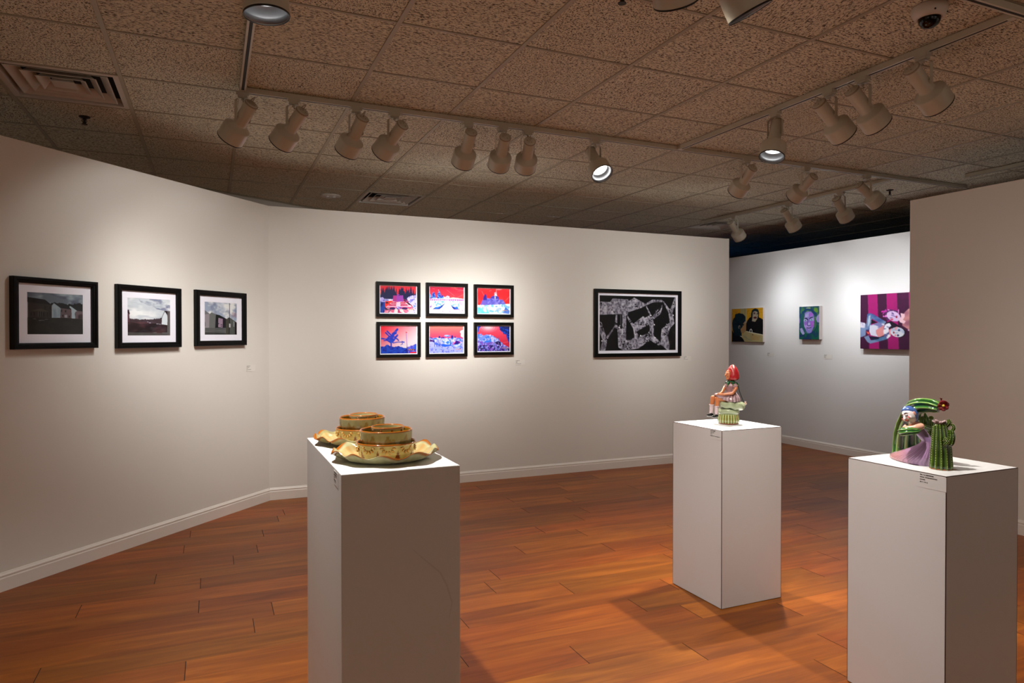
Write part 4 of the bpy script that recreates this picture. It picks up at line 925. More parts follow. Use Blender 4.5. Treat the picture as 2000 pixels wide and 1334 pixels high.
# red-and-blue grid of six on the back wall
gR = 'red and blue infrared photographs hung three by two'
SIX = [(1.5125, 1.669, .394, .306, art_ir1, 'top left of six red and blue photographs, dark cypresses behind a stepped garden'),
       (1.9625, 1.675, .395, .302, art_ir2, 'top middle of six red and blue photographs, pale path between two hedges'),
       (2.4225, 1.673, .396, .302, art_ir3, 'top right of six red and blue photographs, blue domed building above pale bushes'),
       (1.5155, 1.314, .393, .312, art_ir4, 'lower left of six red and blue photographs, blue leaning tree beside a tall lamp post'),
       (1.959, 1.315, .391, .312, art_ir5, 'lower middle of six red and blue photographs, flat orange-red sky over a pale blue hillside'),
       (2.4225, 1.321, .395, .303, art_ir6, 'lower right of six red and blue photographs, bright sun over blue shrubs and dark tree')]
for x, z, w_, h_, fn, lab in SIX:
    framed('framed_photograph', (x * .9966, 5.9292, 1.36 + (z - 1.36) * .9966), 0, w_, h_, fn(), lab, gR, .027, .031, (.009, .008), M_frame2, False)
framed('framed_map_print', (4.033 * .9975, 5.9292, 1.36 + (1.4755 - 1.36) * .9975), 0, 1.055, .684, art_map(), 'large black framed print of a torn grey map on black, right part of back wall', None, .036, .032, (.026, .028), M_frame, False)
# paintings on the far wall, facing -x
M_edge = M_canvas
def canvas(y, z, w, h, D, art, label, side=None):
    r = empty('canvas_painting', (6.559, y, z), R(-90), label, 'painting', None)
    put('stretched_canvas', MB().box(-w / 2, w / 2, -D, 0, -h / 2, h / 2).me('stretched_canvas', side or M_edge), r)
    put('painted_face', art.mesh('painted_face', w - .001, h - .001, M_paint, -D - .0006), r)
canvas(7.08, 1.486, .582, .446, .03, art_mirror(), 'yellow and black painting of two figures at a washbasin, first on far wall')
canvas(6.031, 1.4985, .298, .393, .046, art_face(), 'small green and violet portrait painting in the middle of the far wall')
canvas(4.885, 1.499, .885, .586, .046, art_striped(), 'painting of two white faced figures on magenta stripes, cut off by the right partition', mat('canvas_edge_purple', (120, 30, 80), .8))

# ---------------------------------------------------------------- small exhibit labels
M_ink = mat('label_ink', (48, 44, 44), .8); M_card = mat('label_card', (226, 222, 214), .6); M_clear = mat('label_vinyl', (222, 218, 214), .5)
def textlines(w, rows, lh, seed, bold0=True):
    rr = random.Random(seed); mb = MB()
    for k, frac in enumerate(rows):
        x = 0; L = w * frac; t = lh * (.40 if (k == 0 and bold0) else .30); z = -k * lh
        while x < L:
            g = lh * rr.uniform(.22, .4)
            mb.box(x, min(x + g, L), -.0002, 0, z - t * rr.uniform(.8, 1.2), z)
            x += g + (lh * .35 if rr.random() < .14 else lh * .08)
    return mb
def label(loc, rz, w, h, tw, rows, lh, seed, lab, card=True, tx=.004, tz=.006):
    r = empty('exhibit_label', loc, rz, lab, 'label', 'small printed exhibit labels')
    put('card', MB().box(0, w, -.0012 if card is True else -.0004, 0, -h, 0).me('card', M_card if card is True else card), r)
    put('text', textlines(tw, rows, lh, seed).me('text', M_ink), r, Matrix.Translation((tx, -.0013 if card is True else -.0008, -tz)))
label(onleft(1.862, 1.12), lrz, .10, .05, .05, (.8, .55, .3, .95), .0095, 1, 'tiny white exhibit label on the left wall beside the corner')
label((2.64, 5.929, 1.12), 0, .10, .05, .058, (.75, .3, .3, 1), .0095, 2, 'tiny exhibit label below right of the six red photographs')
label((4.60, 5.929, 1.13), 0, .10, .05, .06, (.6, .3, .3, .95), .0095, 3, 'tiny exhibit label below right of the framed map print')
label((6.559, 6.745, 1.128), R(-90), .115, .052, .045, (.9, .7, .4, .6), .010, 4, 'tiny exhibit label right of the yellow painting on the far wall')
label((6.559, 5.853, 1.128), R(-90), .115, .052, .045, (.9, .7, .4, .6), .010, 5, 'tiny exhibit label below right of the green portrait painting')
# ---------------------------------------------------------------- pedestals
M_lam = mat('laminate_white', (214, 214, 216), .45, spec=.4); M_lame = mat('laminate_edge', (60, 38, 30), .6)
M_ped = mat('painted_plinth', (224, 222, 218), .65, spec=.3); bump(M_ped, 330, .45, .0008, detail=2)
def pedestal(x0, x1, y0, y1, h, label_):
    cx, cy = (x0 + x1) / 2, (y0 + y1) / 2; a, b = (x1 - x0) / 2, (y1 - y0) / 2; g = .0026; t = .0008
    r = empty('display_pedestal', (cx, cy, 0), 0, label_, 'pedestal', 'white laminate pedestals')
    put('core', MB().box(-a + .0002, a - .0002, -b + .0002, b - .0002, .002, h - .0002).me('core', M_lame), r)
    put('side_panel', MB().box(-a + g, a - g, -b, -b + t, .003, h - g).me('side_panel', M_lam), r)
    put('side_panel', MB().box(-a + g, a - g, b - t, b, .003, h - g).me('side_panel', M_lam), r)
    put('side_panel', MB().box(-a, -a + t, -b + g, b - g, .003, h - g).me('side_panel', M_lam), r)
    put('side_panel', MB().box(a - t, a, -b + g, b - g, .003, h - g).me('side_panel', M_lam), r)
    put('top_panel', MB().box(-a + g, a - g, -b + g, b - g, h - t, h).me('top_panel', M_lam), r)
    return r
H1, H2, H3 = .965, .885, .878
pedestal(2.302, 2.692, 2.666, 3.056, H2, 'white laminate pedestal in the middle carrying the figurine in a red strawberry hood')
pedestal(2.280, 2.674, 1.526, 1.918, H3, 'white laminate pedestal at right carrying the green cactus sculpture')
mb = MB(); mb.box(.333, .687, 1.953, 2.704, 0, H1)
o = put('painted_pedestal', mb.me('painted_pedestal', M_ped)); bv = o.modifiers.new('b', 'BEVEL'); bv.width = .0022; bv.segments = 2
tag(o, 'long textured white painted pedestal in front carrying the stacked glazed bowls', 'pedestal')
sc = [(.538, .730), (.573, .695), (.624, .648), (.645, .605), (.661, .552), (.651, .504)]; vs = []; fs = []
for i, (x, z) in enumerate(sc):
    (xa, za), (xb, zb) = sc[max(i - 1, 0)], sc[min(i + 1, 5)]; l_ = math.hypot(xb - xa, zb - za); ww = .0028 * math.sin(math.pi * (i + .6) / 6.2)
    for k_ in (-1, 1): vs.append((x + k_ * ww * (zb - za) / l_, 1.9526, z - k_ * ww * (xb - xa) / l_))
    if i: fs.append((2 * i - 2, 2 * i - 1, 2 * i + 1, 2 * i))
put('scuff_mark', mesh('scuff_mark', vs, fs, mat('scuff_grey', (213, 210, 205), .6)), o)
label((2.302, 2.755, H2 - .004), R(-90), .085, .045, .072, (.5, .38, .2, .98), .0085, 6, 'faint printed label on the side of the middle pedestal, below the strawberry girl', M_lam, .006, .003)
label((2.28, 1.626, H3 - .004), R(-90), .10, .05, .062, (.8, 1, .3, .45), .0085, 7, 'printed label on the side of the right pedestal, below the cactus sculpture', M_lam, .006, .003)
label((.333, 2.078, H1 - .008), R(-90), .074, .042, .053, (.95, .9, .3, .6), .0079, 8, 'printed label on the narrow left side of the front pedestal', M_ped, .004, .003)

# ---------------------------------------------------------------- glazed bowls
M_gl = vcmat('glossy_glaze', .12, .55, .6)
L_ = lambda *c: np.array(lin(c))
C_AMB, C_CEL, C_OLV, C_BRN, C_CREAM = L_(164, 90, 20), L_(192, 188, 142), L_(146, 118, 42), L_(108, 50, 24), L_(206, 184, 126)
def nz(*k):
    x = 0
    for i, (a, b) in enumerate(k): x += math.sin(a * b + i * 1.7)
    return x / len(k)
def smooth(a, b, x): t = min(max((x - a) / (b - a), 0), 1); return t * t * (3 - 2 * t)
def shell_profile(outer, t):
    """outer: list (r,z) from foot centre up to the rim; returns closed-over profile with inner wall"""
    inner = [(max(r - t, .0008), z + (t if i < 3 else 0)) for i, (r, z) in enumerate(outer[1:])]
    rim = outer[-1]
    return [(.0008, outer[0][1])] + outer + [(rim[0] - t * .5, rim[1] + t * .45)] + inner[::-1] + [(.0008, inner[0][1])]
def bowl(name, outer, t, colf, mod=None, n=96):
    p = shell_profile(outer, t); v, f, c = lathe(p, n, mod=mod, colf=colf); return mesh(name, v, f, M_gl, True, c)
def refine(pts, k=4):
    out = []
    for (a, b), (c, d) in zip(pts, pts[1:]):
        for i in range(k): out.append((a + (c - a) * i / k, b + (d - b) * i / k))
    return out + [pts[-1]]
def set_of_bowls(cx, cy, tone, words, seed, rot):
    z0 = H1
    gp = 'nested glazed bowls in two stacks'; made = []
    # wavy platter
    outer = refine([(.132, 0), (.152, .004), (.171, .013), (.184, .024), (.195, .032), (.203, .037)], 3); zt = .037
    warp = cy * 3
    def mod(a, k, r, z):
        w = smooth(.150, .203, r)
        s = math.sin(11 * a + .8 * math.sin(2 * a + warp)) + .25 * math.sin(4 * a + 1)
        return r * (1 + .028 * w * math.sin(9 * a + 1.2) + .02 * w * math.sin(3 * a + warp)), z + w * .0078 * s
    def cf(a, k, r, z):
        e = smooth(.193, .201, r); s = .5 + .5 * nz((a, 41), (r, 300), (a, 17)); c = C_CEL * (1 - tone * .5) + C_OLV * tone * .5
        c = c * (.78 + .3 * s)
        if k > 22: c = C_CREAM * (.8 + .2 * s) * (1 - .5 * max(0, nz((a, 29), (a, 13)))) + L_(196, 120, 40) * .5 * max(0, nz((a, 29), (a, 13)))
        return c * (1 - e) + C_AMB * e
    r = empty('wavy_platter', (cx, cy, z0), rot, 'wavy edged glazed platter under the %s stack of bowls' % words, 'platter', gp)
    made.append(r); put('dish', bowl('dish', outer, .005, cf, mod, 180), r)
    # ring bowl with petals
    zb = .008
    outer = refine([(.095, zb), (.103, zb + .003), (.108, zb + .02), (.112, zb + .042), (.1155, zb + .058)], 6); topz = zb + .058
    def cf2(a, k, r, z):
        u = (z - zb) / .058; e = smooth(.9, .98, u) if r > .1 else 0
        ph = (a * 9 / (2 * math.pi)) % 1; tri = abs(ph - .5) * 2    # 0 at the triangle centre
        t = 1 if (tri < .34 * (1 - u * 1.55) and u < .66 and k < 27) else 0
        s = .5 + .5 * nz((a, 23), (z, 400), (a, 7)); c = (C_CEL * .75 + C_OLV * .35) * (.75 + .35 * s)
        if k > 27: c = C_OLV * .6
        c = c * (1 - t) + C_BRN * t
        return c * (1 - e) + C_AMB * e
    r = empty('ring_bowl', (cx, cy, z0), rot, 'petal patterned low bowl resting in the platter of the %s stack' % words, 'bowl', gp)
    made.append(r); put('dish', bowl('dish', outer, .006, cf2, None, 216), r)
    col = tuple(L_(190, 128, 44)); col2 = tuple(L_(196, 190, 130))
    for k in range(9):
        a0 = 2 * math.pi * (k + .0) / 9; mb = MB()
        for j, q in enumerate((-80, -48, -16, 16, 48, 80)):
            qa = R(q); da = math.sin(qa) * .023 / .112; zz = zb + .050 - math.cos(qa) * .020; a = a0 + da; rr = .1088 + (zz - zb) * .11
            M = Matrix.Rotation(a, 4, 'Z') @ Matrix.Rotation(qa, 4, 'X')
            v, f = ball((0, 0, 0), (.0024, .0040, .0078), 12, 8, M); p = Vector((rr * math.cos(a), rr * math.sin(a), zz))
            mb.add([x + p for x in v], f, col)
            v, f = ball((0, 0, 0), (.0031, .0023, .0050), 10, 6, M); mb.add([x + p * 1.004 for x in v], f, col2)
        put('petal_relief', mb.me('petal_relief', M_gl, True), r)
    # tall bowl
    zb = .020
    outer = refine([(.062, zb), (.070, zb + .003), (.084, zb + .014), (.094, zb + .034), (.0985, zb + .058), (.1005, zb + .092)], 6)
    def cf3(a, k, r, z):
        u = (z - zb) / .092; e = smooth(.93, .985, u); s = .5 + .5 * nz((a, 19), (z, 160), (a, 31))
        drip = .5 + .25 * math.sin(a * 9 + 1) + .15 * math.sin(a * 23)
        c = C_CEL * (.9 + .15 * s) if u > drip * .6 + .35 else (C_OLV * .9 + C_CEL * .35) * (.7 + .4 * s)
        c = c * (1 - tone * .25)
        if k > 33: c = C_OLV * (.7 + .3 * s)
        ph = (a * 9 / (2 * math.pi) + .5) % 1; tri = abs(ph - .5) * 2
        if tri < .30 * (1 - (u - .08) * 2.6) and u < .42 and k < 33: c = C_BRN
        return c * (1 - e) + C_AMB * e
    r = empty('deep_bowl', (cx, cy, z0), rot, 'deep green brown bowl set inside the petal bowl of the %s stack' % words, 'bowl', gp)
    made.append(r); put('dish', bowl('dish', outer, .006, cf3, None, 180), r)
    # small bowl
    zb = .035; ox, oy = (.006, .004)
    outer = refine([(.035, zb), (.040, zb + .004), (.052, zb + .03), (.060, zb + .058), (.0635, zb + .088)], 5)
    def cf4(a, k, r, z):
        u = (z - zb) / .088; e = smooth(.92, .985, u); s = .5 + .5 * nz((a, 19), (z, 160))
        c = C_CEL * (.85 + .15 * s) if k < 24 else C_CEL * .8
        return c * (1 - e) + C_AMB * e
    r = empty('small_bowl', (cx + ox, cy + oy, z0), rot, 'smallest bowl with a brown rim, innermost of the %s stack' % words, 'bowl', gp)
    made.append(r); put('dish', bowl('dish', outer, .0045, cf4, None, 120), r)
    mb = MB()
    for k in range(9):
        a = 2 * math.pi * (k + .3) / 9; mb.add(*ball((.0625 * math.cos(a), .0625 * math.sin(a), zb + .076), .0045, 12, 8), tuple(L_(120, 66, 18)))
    put('bead', mb.me('bead', M_gl, True), r)
    for q in made: q.scale = (.823, .823, .823)
set_of_bowls(.510, 2.160, 0.0, 'nearer', 1, .35)
set_of_bowls(.506, 2.522, 1.0, 'farther', 2, 1.1)

# ---------------------------------------------------------------- girl with strawberry hood
def glz(name, rgb, rough=.12, coat=.7): return mat(name, rgb, rough, 0, .5, coat)
VR = R(-23.725)
VG = R(-41.1)
g = empty('girl_figurine', (2.520, 2.868, H2), VG, 'small glazed ceramic figurine of a seated girl in a red strawberry hood', 'figurine')
def cup_col(a, k, r, z):
    ph = math.cos(a * 24); m = smooth(-.2, .5, ph); c = L_(120, 92, 22) * (1 - m) + L_(158, 186, 120) * m
    s = .5 + .5 * nz((a, 11), (z, 300)); c = c * (.8 + .3 * s)
    if z < .008: c = L_(128, 58, 26)
    if z > .050: c = c * .5 + L_(150, 160, 120) * .5
    return c
def cup_mod(a, k, r, z): return (r * (1 + .022 * abs(math.cos(a * 12)) * smooth(.006, .012, z) * (1 - smooth(.048, .054, z))), z)
v, f, c = lathe(refine([(.052, 0), (.055, .002), (.0575, .012), (.0575, .028), (.0555, .044), (.0535, .055), (.045, .058), (.001, .058)], 3), 240, mod=cup_mod, colf=cup_col)
put('fluted_base', mesh('fluted_base', v, f, M_gl, True, c), g)
M_cel = glz('celadon_glaze', (150, 160, 128))
mb = MB()
v, f, _ = lathe([(.001, .053), (.05, .053), (.057, .058), (.0585, .066), (.056, .074), (.05, .080), (.001, .082)], 64, mod=lambda a, k, r, z: (r * (1 + .02 * math.sin(5 * a)), z + .002 * math.sin(3 * a))); mb.add(v, f)
put('lower_cushion', mb.me('lower_cushion', M_cel, True), g)
mb = MB()
v, f, _ = lathe([(.001, .080), (.05, .081), (.066, .087), (.0685, .098), (.064, .112), (.05, .119), (.001, .120)], 96, mod=lambda a, k, r, z: (r * (1 + .05 * math.sin(7 * a + .5)), z - .006 * math.cos(a) * (r / .06) + .004 * math.sin(7 * a + 1) * (r / .06)))
mb.add([Vector((p.x * 1.02 + .017, p.y * .9, p.z + .001)) for p in v], f)
put('upper_cushion', mb.me('upper_cushion', M_cel, True), g)
# body: one continuous skin surface
g.scale = (.96, .96, 1)
M_skin = glz('terracotta_skin', (184, 110, 68), .3, .2)
mb = MB()
def chain(pts, rs, n=14):
    for (a, b, ra, rb) in zip(pts, pts[1:], rs, rs[1:]): capsule(mb, a, b, ra, rb, n)
chain([(.012, 0, .140), (.012, 0, .175), (.012, 0, .205), (.008, -.003, .228), (.004, -.008, .250)], (.022, .019, .02, .010, .012))
chain([(.030, -.020, .200), (.040, -.030, .192), (.020, -.046, .166), (-.022, -.050, .160), (-.046, -.047, .158)], (.009, .0092, .0078, .0065, .0060))
chain([(-.006, .018, .200), (-.020, .006, .194), (-.032, -.020, .170), (-.046, -.038, .162)], (.009, .0088, .0072, .0058))
chain([(.004, -.018, .134), (-.058, -.040, .135), (-.058, -.041, .120), (-.062, -.041, .092), (-.064, -.041, .060)], (.016, .0140, .0130, .0105, .0085))
chain([(-.010, .002, .138), (-.082, -.020, .138), (-.084, -.021, .124), (-.089, -.021, .098), (-.091, -.021, .064)], (.016, .0135, .0125, .0100, .0085))
# head with face
FC = Vector((.003, -.012, .262)); FD = Vector((-.78, -.60, .04)).normalized(); FS = Vector((0, 0, 1)).cross(FD).normalized()
mb.add(*ball(FC, (.0195, .0195, .027), 24, 16))
def fp(s, u, o): return FC + FS * s + Vector((0, 0, u)) + FD * o
mb.add(*ball(fp(0, -.020, .0125), (.008, .008, .007), 12, 8))                     # chin
chain([fp(0, .008, .018), fp(0, -.003, .0245)], (.0030, .0042), 10)               # nose
mb.add(*ball(fp(0, -.0035, .0245), .0046, 10, 8))
chain([fp(-.006, .009, .0175), fp(-.011, .0075, .0145)], (.0026, .0022), 8); chain([fp(.006, .009, .0175), fp(.011, .0075, .0145)], (.0026, .0022), 8)
for s in (-1, 1): mb.add(*ball(fp(s * .009, -.006, .014), .0065, 12, 8)); mb.add(*ball(fp(s * .0078, .0035, .0160), (.0036, .0036, .0024), 10, 8))
chain([fp(-.0045, -.0115, .0178), fp(0, -.0112, .0195), fp(.0045, -.0115, .0178)], (.0018, .0022, .0018), 8)
chain([fp(-.0038, -.0145, .0175), fp(0, -.0150, .0190), fp(.0038, -.0145, .0175)], (.0018, .0024, .0018), 8)
# clasped hands with fingers
for hx, hy, sg in ((-.048, -.047, 1), (-.049, -.039, -1)):
    mb.add(*ball((hx - .004, hy, .159), (.0085, .0062, .0060), 12, 8))
    for k in range(4):
        o_ = (k - 1.5) * .0032; p = Vector((hx - .009, hy + o_ * .6, .161 - abs(o_) * .3))
        chain([p, p + Vector((-.0055, -sg * .001, .000)), p + Vector((-.0085, -sg * .002, -.004 - .0004 * k))], (.0018, .0017, .0014), 8)
    chain([Vector((hx - .002, hy - sg * .004, .164)), Vector((hx - .009, hy - sg * .003, .166))], (.0022, .0016), 8)
mm = remesh(mb.me('body', M_skin), .0009, 1); mm.materials.clear(); mm.materials.append(M_skin); put('body', mm, g)
def eyes():
    e = MB()
    for s in (-1, 1): e.add(*ball(fp(s * .0078, .0038, .0185), (.0026, .0026, .0013), 10, 6))
    return e.me('eye', mat('eye_dark', (96, 44, 20), .3), True)
put('eye', eyes(), g)
M_dress = glz('mauve_glaze', (150, 118, 122), .18, .6)
mb = MB()
v, f, _ = lathe([(.001, .168), (.0215, .168), (.0225, .176), (.027, .190), (.029, .202), (.025, .212), (.013, .219), (.001, .220)], 40)
mb.add([Vector((p.x * 1.12 + .012, p.y * .95, p.z)) for p in v], f)
for p, r_ in (((.034, -.022, .203), (.0155, .014, .0125)), ((-.010, .016, .203), (.0140, .013, .0120))): mb.add(*ball(p, r_, 20, 12))
mm = remesh(mb.me('bodice', M_dress), .0013, 2); mm.materials.clear(); mm.materials.append(M_dress); put('bodice', mm, g)
# pleated skirt
def skirt():
    n = 120; rings = []
    spec = [(.172, .014, 0, .024, .021, 0), (.160, .013, -.002, .034, .029, .010), (.145, .010, -.004, .047, .041, .022), (.132, .008, -.006, .053, .047, .035), (.121, .008, -.006, .0545, .049, .045), (.119, .008, -.006, .051, .046, .04), (.124, .008, -.006, .02, .02, .0)]
    vs = []; cs = []
    for z, cx, cy, rx, ry, am in spec:
        for i in range(n):
            a = 2 * math.pi * i / n; p = 1 + am * math.sin(22 * a + 2 * math.sin(3 * a)); x, y = cx + rx * p * math.cos(a), cy + ry * p * math.sin(a)
            lift = .016 * smooth(.2, 1, -math.cos(a - .35)) * smooth(.165, .125, z) if z < .165 else 0
            vs.append(Vector((x - lift * 1.2, y, z + lift))); s = .5 + .5 * math.sin(22 * a + 2 * math.sin(3 * a)); cs.append(L_(120, 92, 98) * (1 - s) + L_(176, 150, 154) * s)
    fs = []
    for k in range(len(spec) - 1):
        for i in range(n): j = (i + 1) % n; fs.append((k * n + j, k * n + i, (k + 1) * n + i, (k + 1) * n + j))
    return mesh('skirt', vs, fs, M_gl, True, cs)
put('skirt', skirt(), g)
v, f, _ = loft([(.0, -.012, .143), (-.035, -.022, .147), (-.060, -.030, .149), (-.066, -.032, .146)], (.030, .029, .026, .020), 40, 14, .05, flat=.62, up=(0, 1, 0), sub=4)
put('skirt_lap', mesh('skirt_lap', v, f, M_dress, True), g)
M_sock = glz('sock_glaze', (196, 174, 176), .25, .4); M_shoe = glz('black_shoe_glaze', (10, 10, 11), .08, .8)
for (x, y, zt, zb, xb) in ((-.062, -.041, .096, .052, -.0645), (-.0885, -.021, .102, .056, -.0915)):
    mb = MB(); v, f, _ = loft([(x, y, zt), (x - .0005, y, zt - .006), ((x + xb) / 2, y, (zt + zb) / 2), (xb, y, zb)], (.0130, .0115, .0105, .0095), 24, 9, .03, sub=3); mb.add(v, f)
    v, f, _ = loft([(x, y, zt + .001), (x, y, zt - .005)], (.0135, .0132), 24, 10, .05); mb.add(v, f)
    put('sock', mb.me('sock', M_sock, True), g)
    mb = MB(); s = Vector((xb, y, zb - .009))
    mb.add(*ball(s + Vector((.002, 0, .001)), (.0105, .0095, .0080), 18, 10)); mb.add(*ball(s + Vector((-.012, -.004, -.003)), (.0135, .0098, .0068), 18, 10)); mb.add(*ball(s + Vector((-.004, -.001, -.002)), (.0130, .0090, .0065), 18, 10))
    capsule(mb, s + Vector((-.004, .0085, .003)), s + Vector((-.006, -.010, .004)), .0022, .0022, 8)
    mm = remesh(mb.me('shoe', M_shoe), .001, 2); mm.materials.clear(); mm.materials.append(M_shoe); put('shoe', mm, g)
# strawberry hood, open around the face
M_straw = glz('strawberry_glaze', (168, 18, 28), .2, .6)
tc = nd(M_straw, 'ShaderNodeTexCoord'); vo = nd(M_straw, 'ShaderNodeTexVoronoi'); vo.inputs['Scale'].default_value = 330; bu = nd(M_straw, 'ShaderNodeBump'); bu.inputs['Strength'].default_value = .9; bu.inputs['Distance'].default_value = .0012
lk(M_straw, tc.outputs['Object'], vo.inputs['Vector']); lk(M_straw, vo.outputs['Distance'], bu.inputs['Height']); lk(M_straw, bu.outputs[0], bsdf(M_straw).inputs['Normal'])
rp = nd(M_straw, 'ShaderNodeValToRGB'); lk(M_straw, vo.outputs['Distance'], rp.inputs[0]); rp.color_ramp.elements[0].color = (*lin((196, 96, 80)), 1); rp.color_ramp.elements[0].position = .05; rp.color_ramp.elements[1].color = (*lin((164, 14, 26)), 1); rp.color_ramp.elements[1].position = .25; lk(M_straw, rp.outputs[0], bsdf(M_straw).inputs['Base Color'])
prof = refine([(.001, .230), (.018, .231), (.030, .235), (.0375, .245), (.0380, .258), (.0335, .277), (.0245, .296), (.0135, .309), (.006, .3145), (.001, .3155)], 3)
v, f, _ = lathe(prof, 72)
C0 = Vector((.0215, .004, 0)); vs = []
for p in v:
    p = Vector((p.x * .98, p.y * .95, p.z)) + C0
    d = p - fp(0, .000, .0125); s = d.dot(FS); u = d.z; o_ = d.dot(FD)
    e = math.sqrt((s / .0178) ** 2 + (u / .0255) ** 2)
    if o_ > -.012 and e < 1: # sink the hood surface behind the face
        p -= FD * (o_ + .012)
    vs.append(p)
put('strawberry_hood', mesh('strawberry_hood', vs, f, M_straw, True), g)
v, f, _ = loft([fp(.0185 * math.cos(t), .0265 * math.sin(t), .007) for t in [2 * math.pi * k / 40 for k in range(41)]], .0024, 8)
put('hood_edge', mesh('hood_edge', v, f, M_straw, True), g)
M_leaf = glz('leaf_glaze', (18, 84, 50)); M_lt = glz('leaf_tip_glaze', (110, 150, 30))
def leaf(base, tip, w, th=.0014):
    b, t = Vector(base), Vector(tip); d = t - b; side = d.cross(Vector((0, 0, 1))).normalized(); nrm = side.cross(d).normalized()
    vs = []; K = 8
    for k in range(K + 1):
        q = k / K; c_ = b + d * q + nrm * .006 * math.sin(q * math.pi); ww = w * math.sin(math.pi * min(1, q * .92 + .08)) ** .8
        vs += [c_ - side * ww, c_ + nrm * th, c_ + side * ww, c_ - nrm * th]
    fs = []
    for k in range(K):
        for j in range(4): l = (j + 1) % 4; fs.append((k * 4 + j, k * 4 + l, k * 4 + 4 + l, k * 4 + 4 + j))
    return vs, fs + [(3, 2, 1, 0), tuple(K * 4 + j for j in range(4))]
mb = MB(); mt = MB()
for k in range(8):
    a = 2 * math.pi * k / 8 + .25; ca, sa = math.cos(a), math.sin(a); c0 = Vector((.014, -.001, .226)); tip = Vector((.015 + .040 * ca, .032 * sa - .002, .210 - .004 * (k % 2)))
    mb.add(*leaf(c0 + Vector((ca * .008, sa * .008, 0)), tip, .0075)); mt.add(*ball(tip, .0024, 8, 6))
mb.add(*ball((.013, -.001, .227), (.022, .019, .0055), 24, 10))
put('leaf_collar', mb.me('leaf_collar', M_leaf, True), g); put('leaf_tip', mt.me('leaf_tip', M_lt, True), g)
v, f, _ = loft([(.044, -.006, .220), (.051, -.010, .205), (.058, -.012, .175), (.070, -.012, .142), (.083, -.012, .114)], .0022, 10, sub=6)
put('vine', mesh('vine', v, f, glz('vine_dark', (14, 32, 22)), True), g)
def blossom(par, c_, nrm, r_, n_, mat_, matc, name='flower', pw=.55):
    mb = MB(); z = Vector(nrm).normalized(); x = z.orthogonal().normalized(); y = z.cross(x)
    for k in range(n_):
        a = 2 * math.pi * k / n_; d = x * math.cos(a) + y * math.sin(a); t_ = z.cross(d)
        M = Matrix((d, t_, z)).transposed().to_4x4() @ Matrix.Rotation(-.35, 4, 'Y')
        vv, ff = ball((0, 0, 0), (r_ * .55, r_ * pw * .75, r_ * .16), 12, 8, M); mb.add([q + Vector(c_) + d * r_ * .55 for q in vv], ff)
    fo = put(name, mb.me(name, mat_, True), par)
    mb = MB(); mb.add(*ball(Vector(c_) + z * r_ * .12, r_ * .26, 12, 8)); put('flower_center', mb.me('flower_center', matc, True), fo)
M_pink = glz('petal_pale', (226, 202, 204), .25); M_yel = glz('flower_yellow', (220, 190, 60), .3)
blossom(g, (.088, -.014, .113), (.8, -.5, .2), .011, 5, M_pink, M_yel, 'blossom')

# ---------------------------------------------------------------- woman embraced by a cactus
VC = R(-54.8)
WP = Vector((2.403, 1.695, H3 + .0008))
c = empty('cactus_woman_sculpture', WP, VC, 'glazed sculpture of a blue haired woman in lilac dress beside a tall bending cactus', 'sculpture')
M_lil = vcmat('lilac_glaze', .14, .5, .7)
def gown():
    n = 240
    # (z, centre x, centre y, half length, half width, turn of the long axis)
    spec = [(.0003, -.034, .078, .112, .060, 122), (.004, -.034, .080, .113, .064, 122), (.012, -.032, .078, .112, .064, 122), (.022, -.024, .064, .103, .060, 122), (.034, -.014, .048, .084, .054, 122), (.048, -.004, .032, .064, .046, 122),
            (.062, .004, .018, .044, .037, 122), (.074, .010, .008, .030, .028, 122), (.084, .0125, .004, .0225, .021, 122), (.090, .0115, .003, .0215, .019, 122), (.102, .004, .002, .024, .0195, 60), (.114, -.004, .001, .025, .020, 60), (.126, -.010, .000, .0235, .018, 60), (.136, -.016, -.001, .019, .014, 60), (.141, -.018, -.002, .011, .008, 60)]
    vs, cs, fs = [], [], []
    for z, cx, cy, rl, rw, tn in spec:
        co, si = math.cos(R(tn)), math.sin(R(tn))
        for i in range(n):
            a = 2 * math.pi * i / n; w_ = .6 * math.sin(46 * a + 1.5 * z * 20 + 2 * math.sin(4 * a)) + .4 * math.sin(23 * a + 1); am = .013 if z < .080 else .003
            # keep the ring parametrised by world angle so consecutive rings line up
            th = a - R(tn); rr = 1 / math.sqrt((math.cos(th) / rl) ** 2 + (math.sin(th) / rw) ** 2) * (1 + am * w_)
            x, y = cx + rr * math.cos(a), cy + rr * math.sin(a)
            vs.append(Vector((x, y, z)))
            s = .5 + .5 * w_; q = smooth(-.02, -.10, x) * (1 - smooth(.03, .07, z)); base = L_(168, 130, 172) * (1 - q) + L_(190, 132, 134) * q
            cs.append(base * (.74 + .34 * s) if z < .086 else L_(160, 128, 176) * (.9 + .1 * s))
    for k in range(len(spec) - 1):
        for i in range(n): j = (i + 1) % n; fs.append((k * n + i, k * n + j, (k + 1) * n + j, (k + 1) * n + i))
    fs += [tuple(range(n))[::-1], tuple((len(spec) - 1) * n + i for i in range(n))]
    return mesh('dress', vs, fs, M_lil, True, cs)
put('dress', gown(), c)
M_skin2 = glz('pale_pink_skin', (224, 168, 146), .2, .5); M_face = glz('white_face_glaze', (232, 224, 226), .15, .6)
mb = MB()
chain([(-0.0148, 0.0000, 0.1300), (-0.0222, -0.0040, 0.1449), (-0.0345, -0.0100, 0.1513), (-0.0419, -0.0120, 0.1602)], (.0150, .0165, .0145, .0115))
chain([(-0.0086, -0.0200, 0.1439), (-0.0245, -0.0280, 0.1391), (-0.0441, -0.0300, 0.1364), (-0.0564, -0.0240, 0.1372)], (.0125, .0120, .0090, .0075))
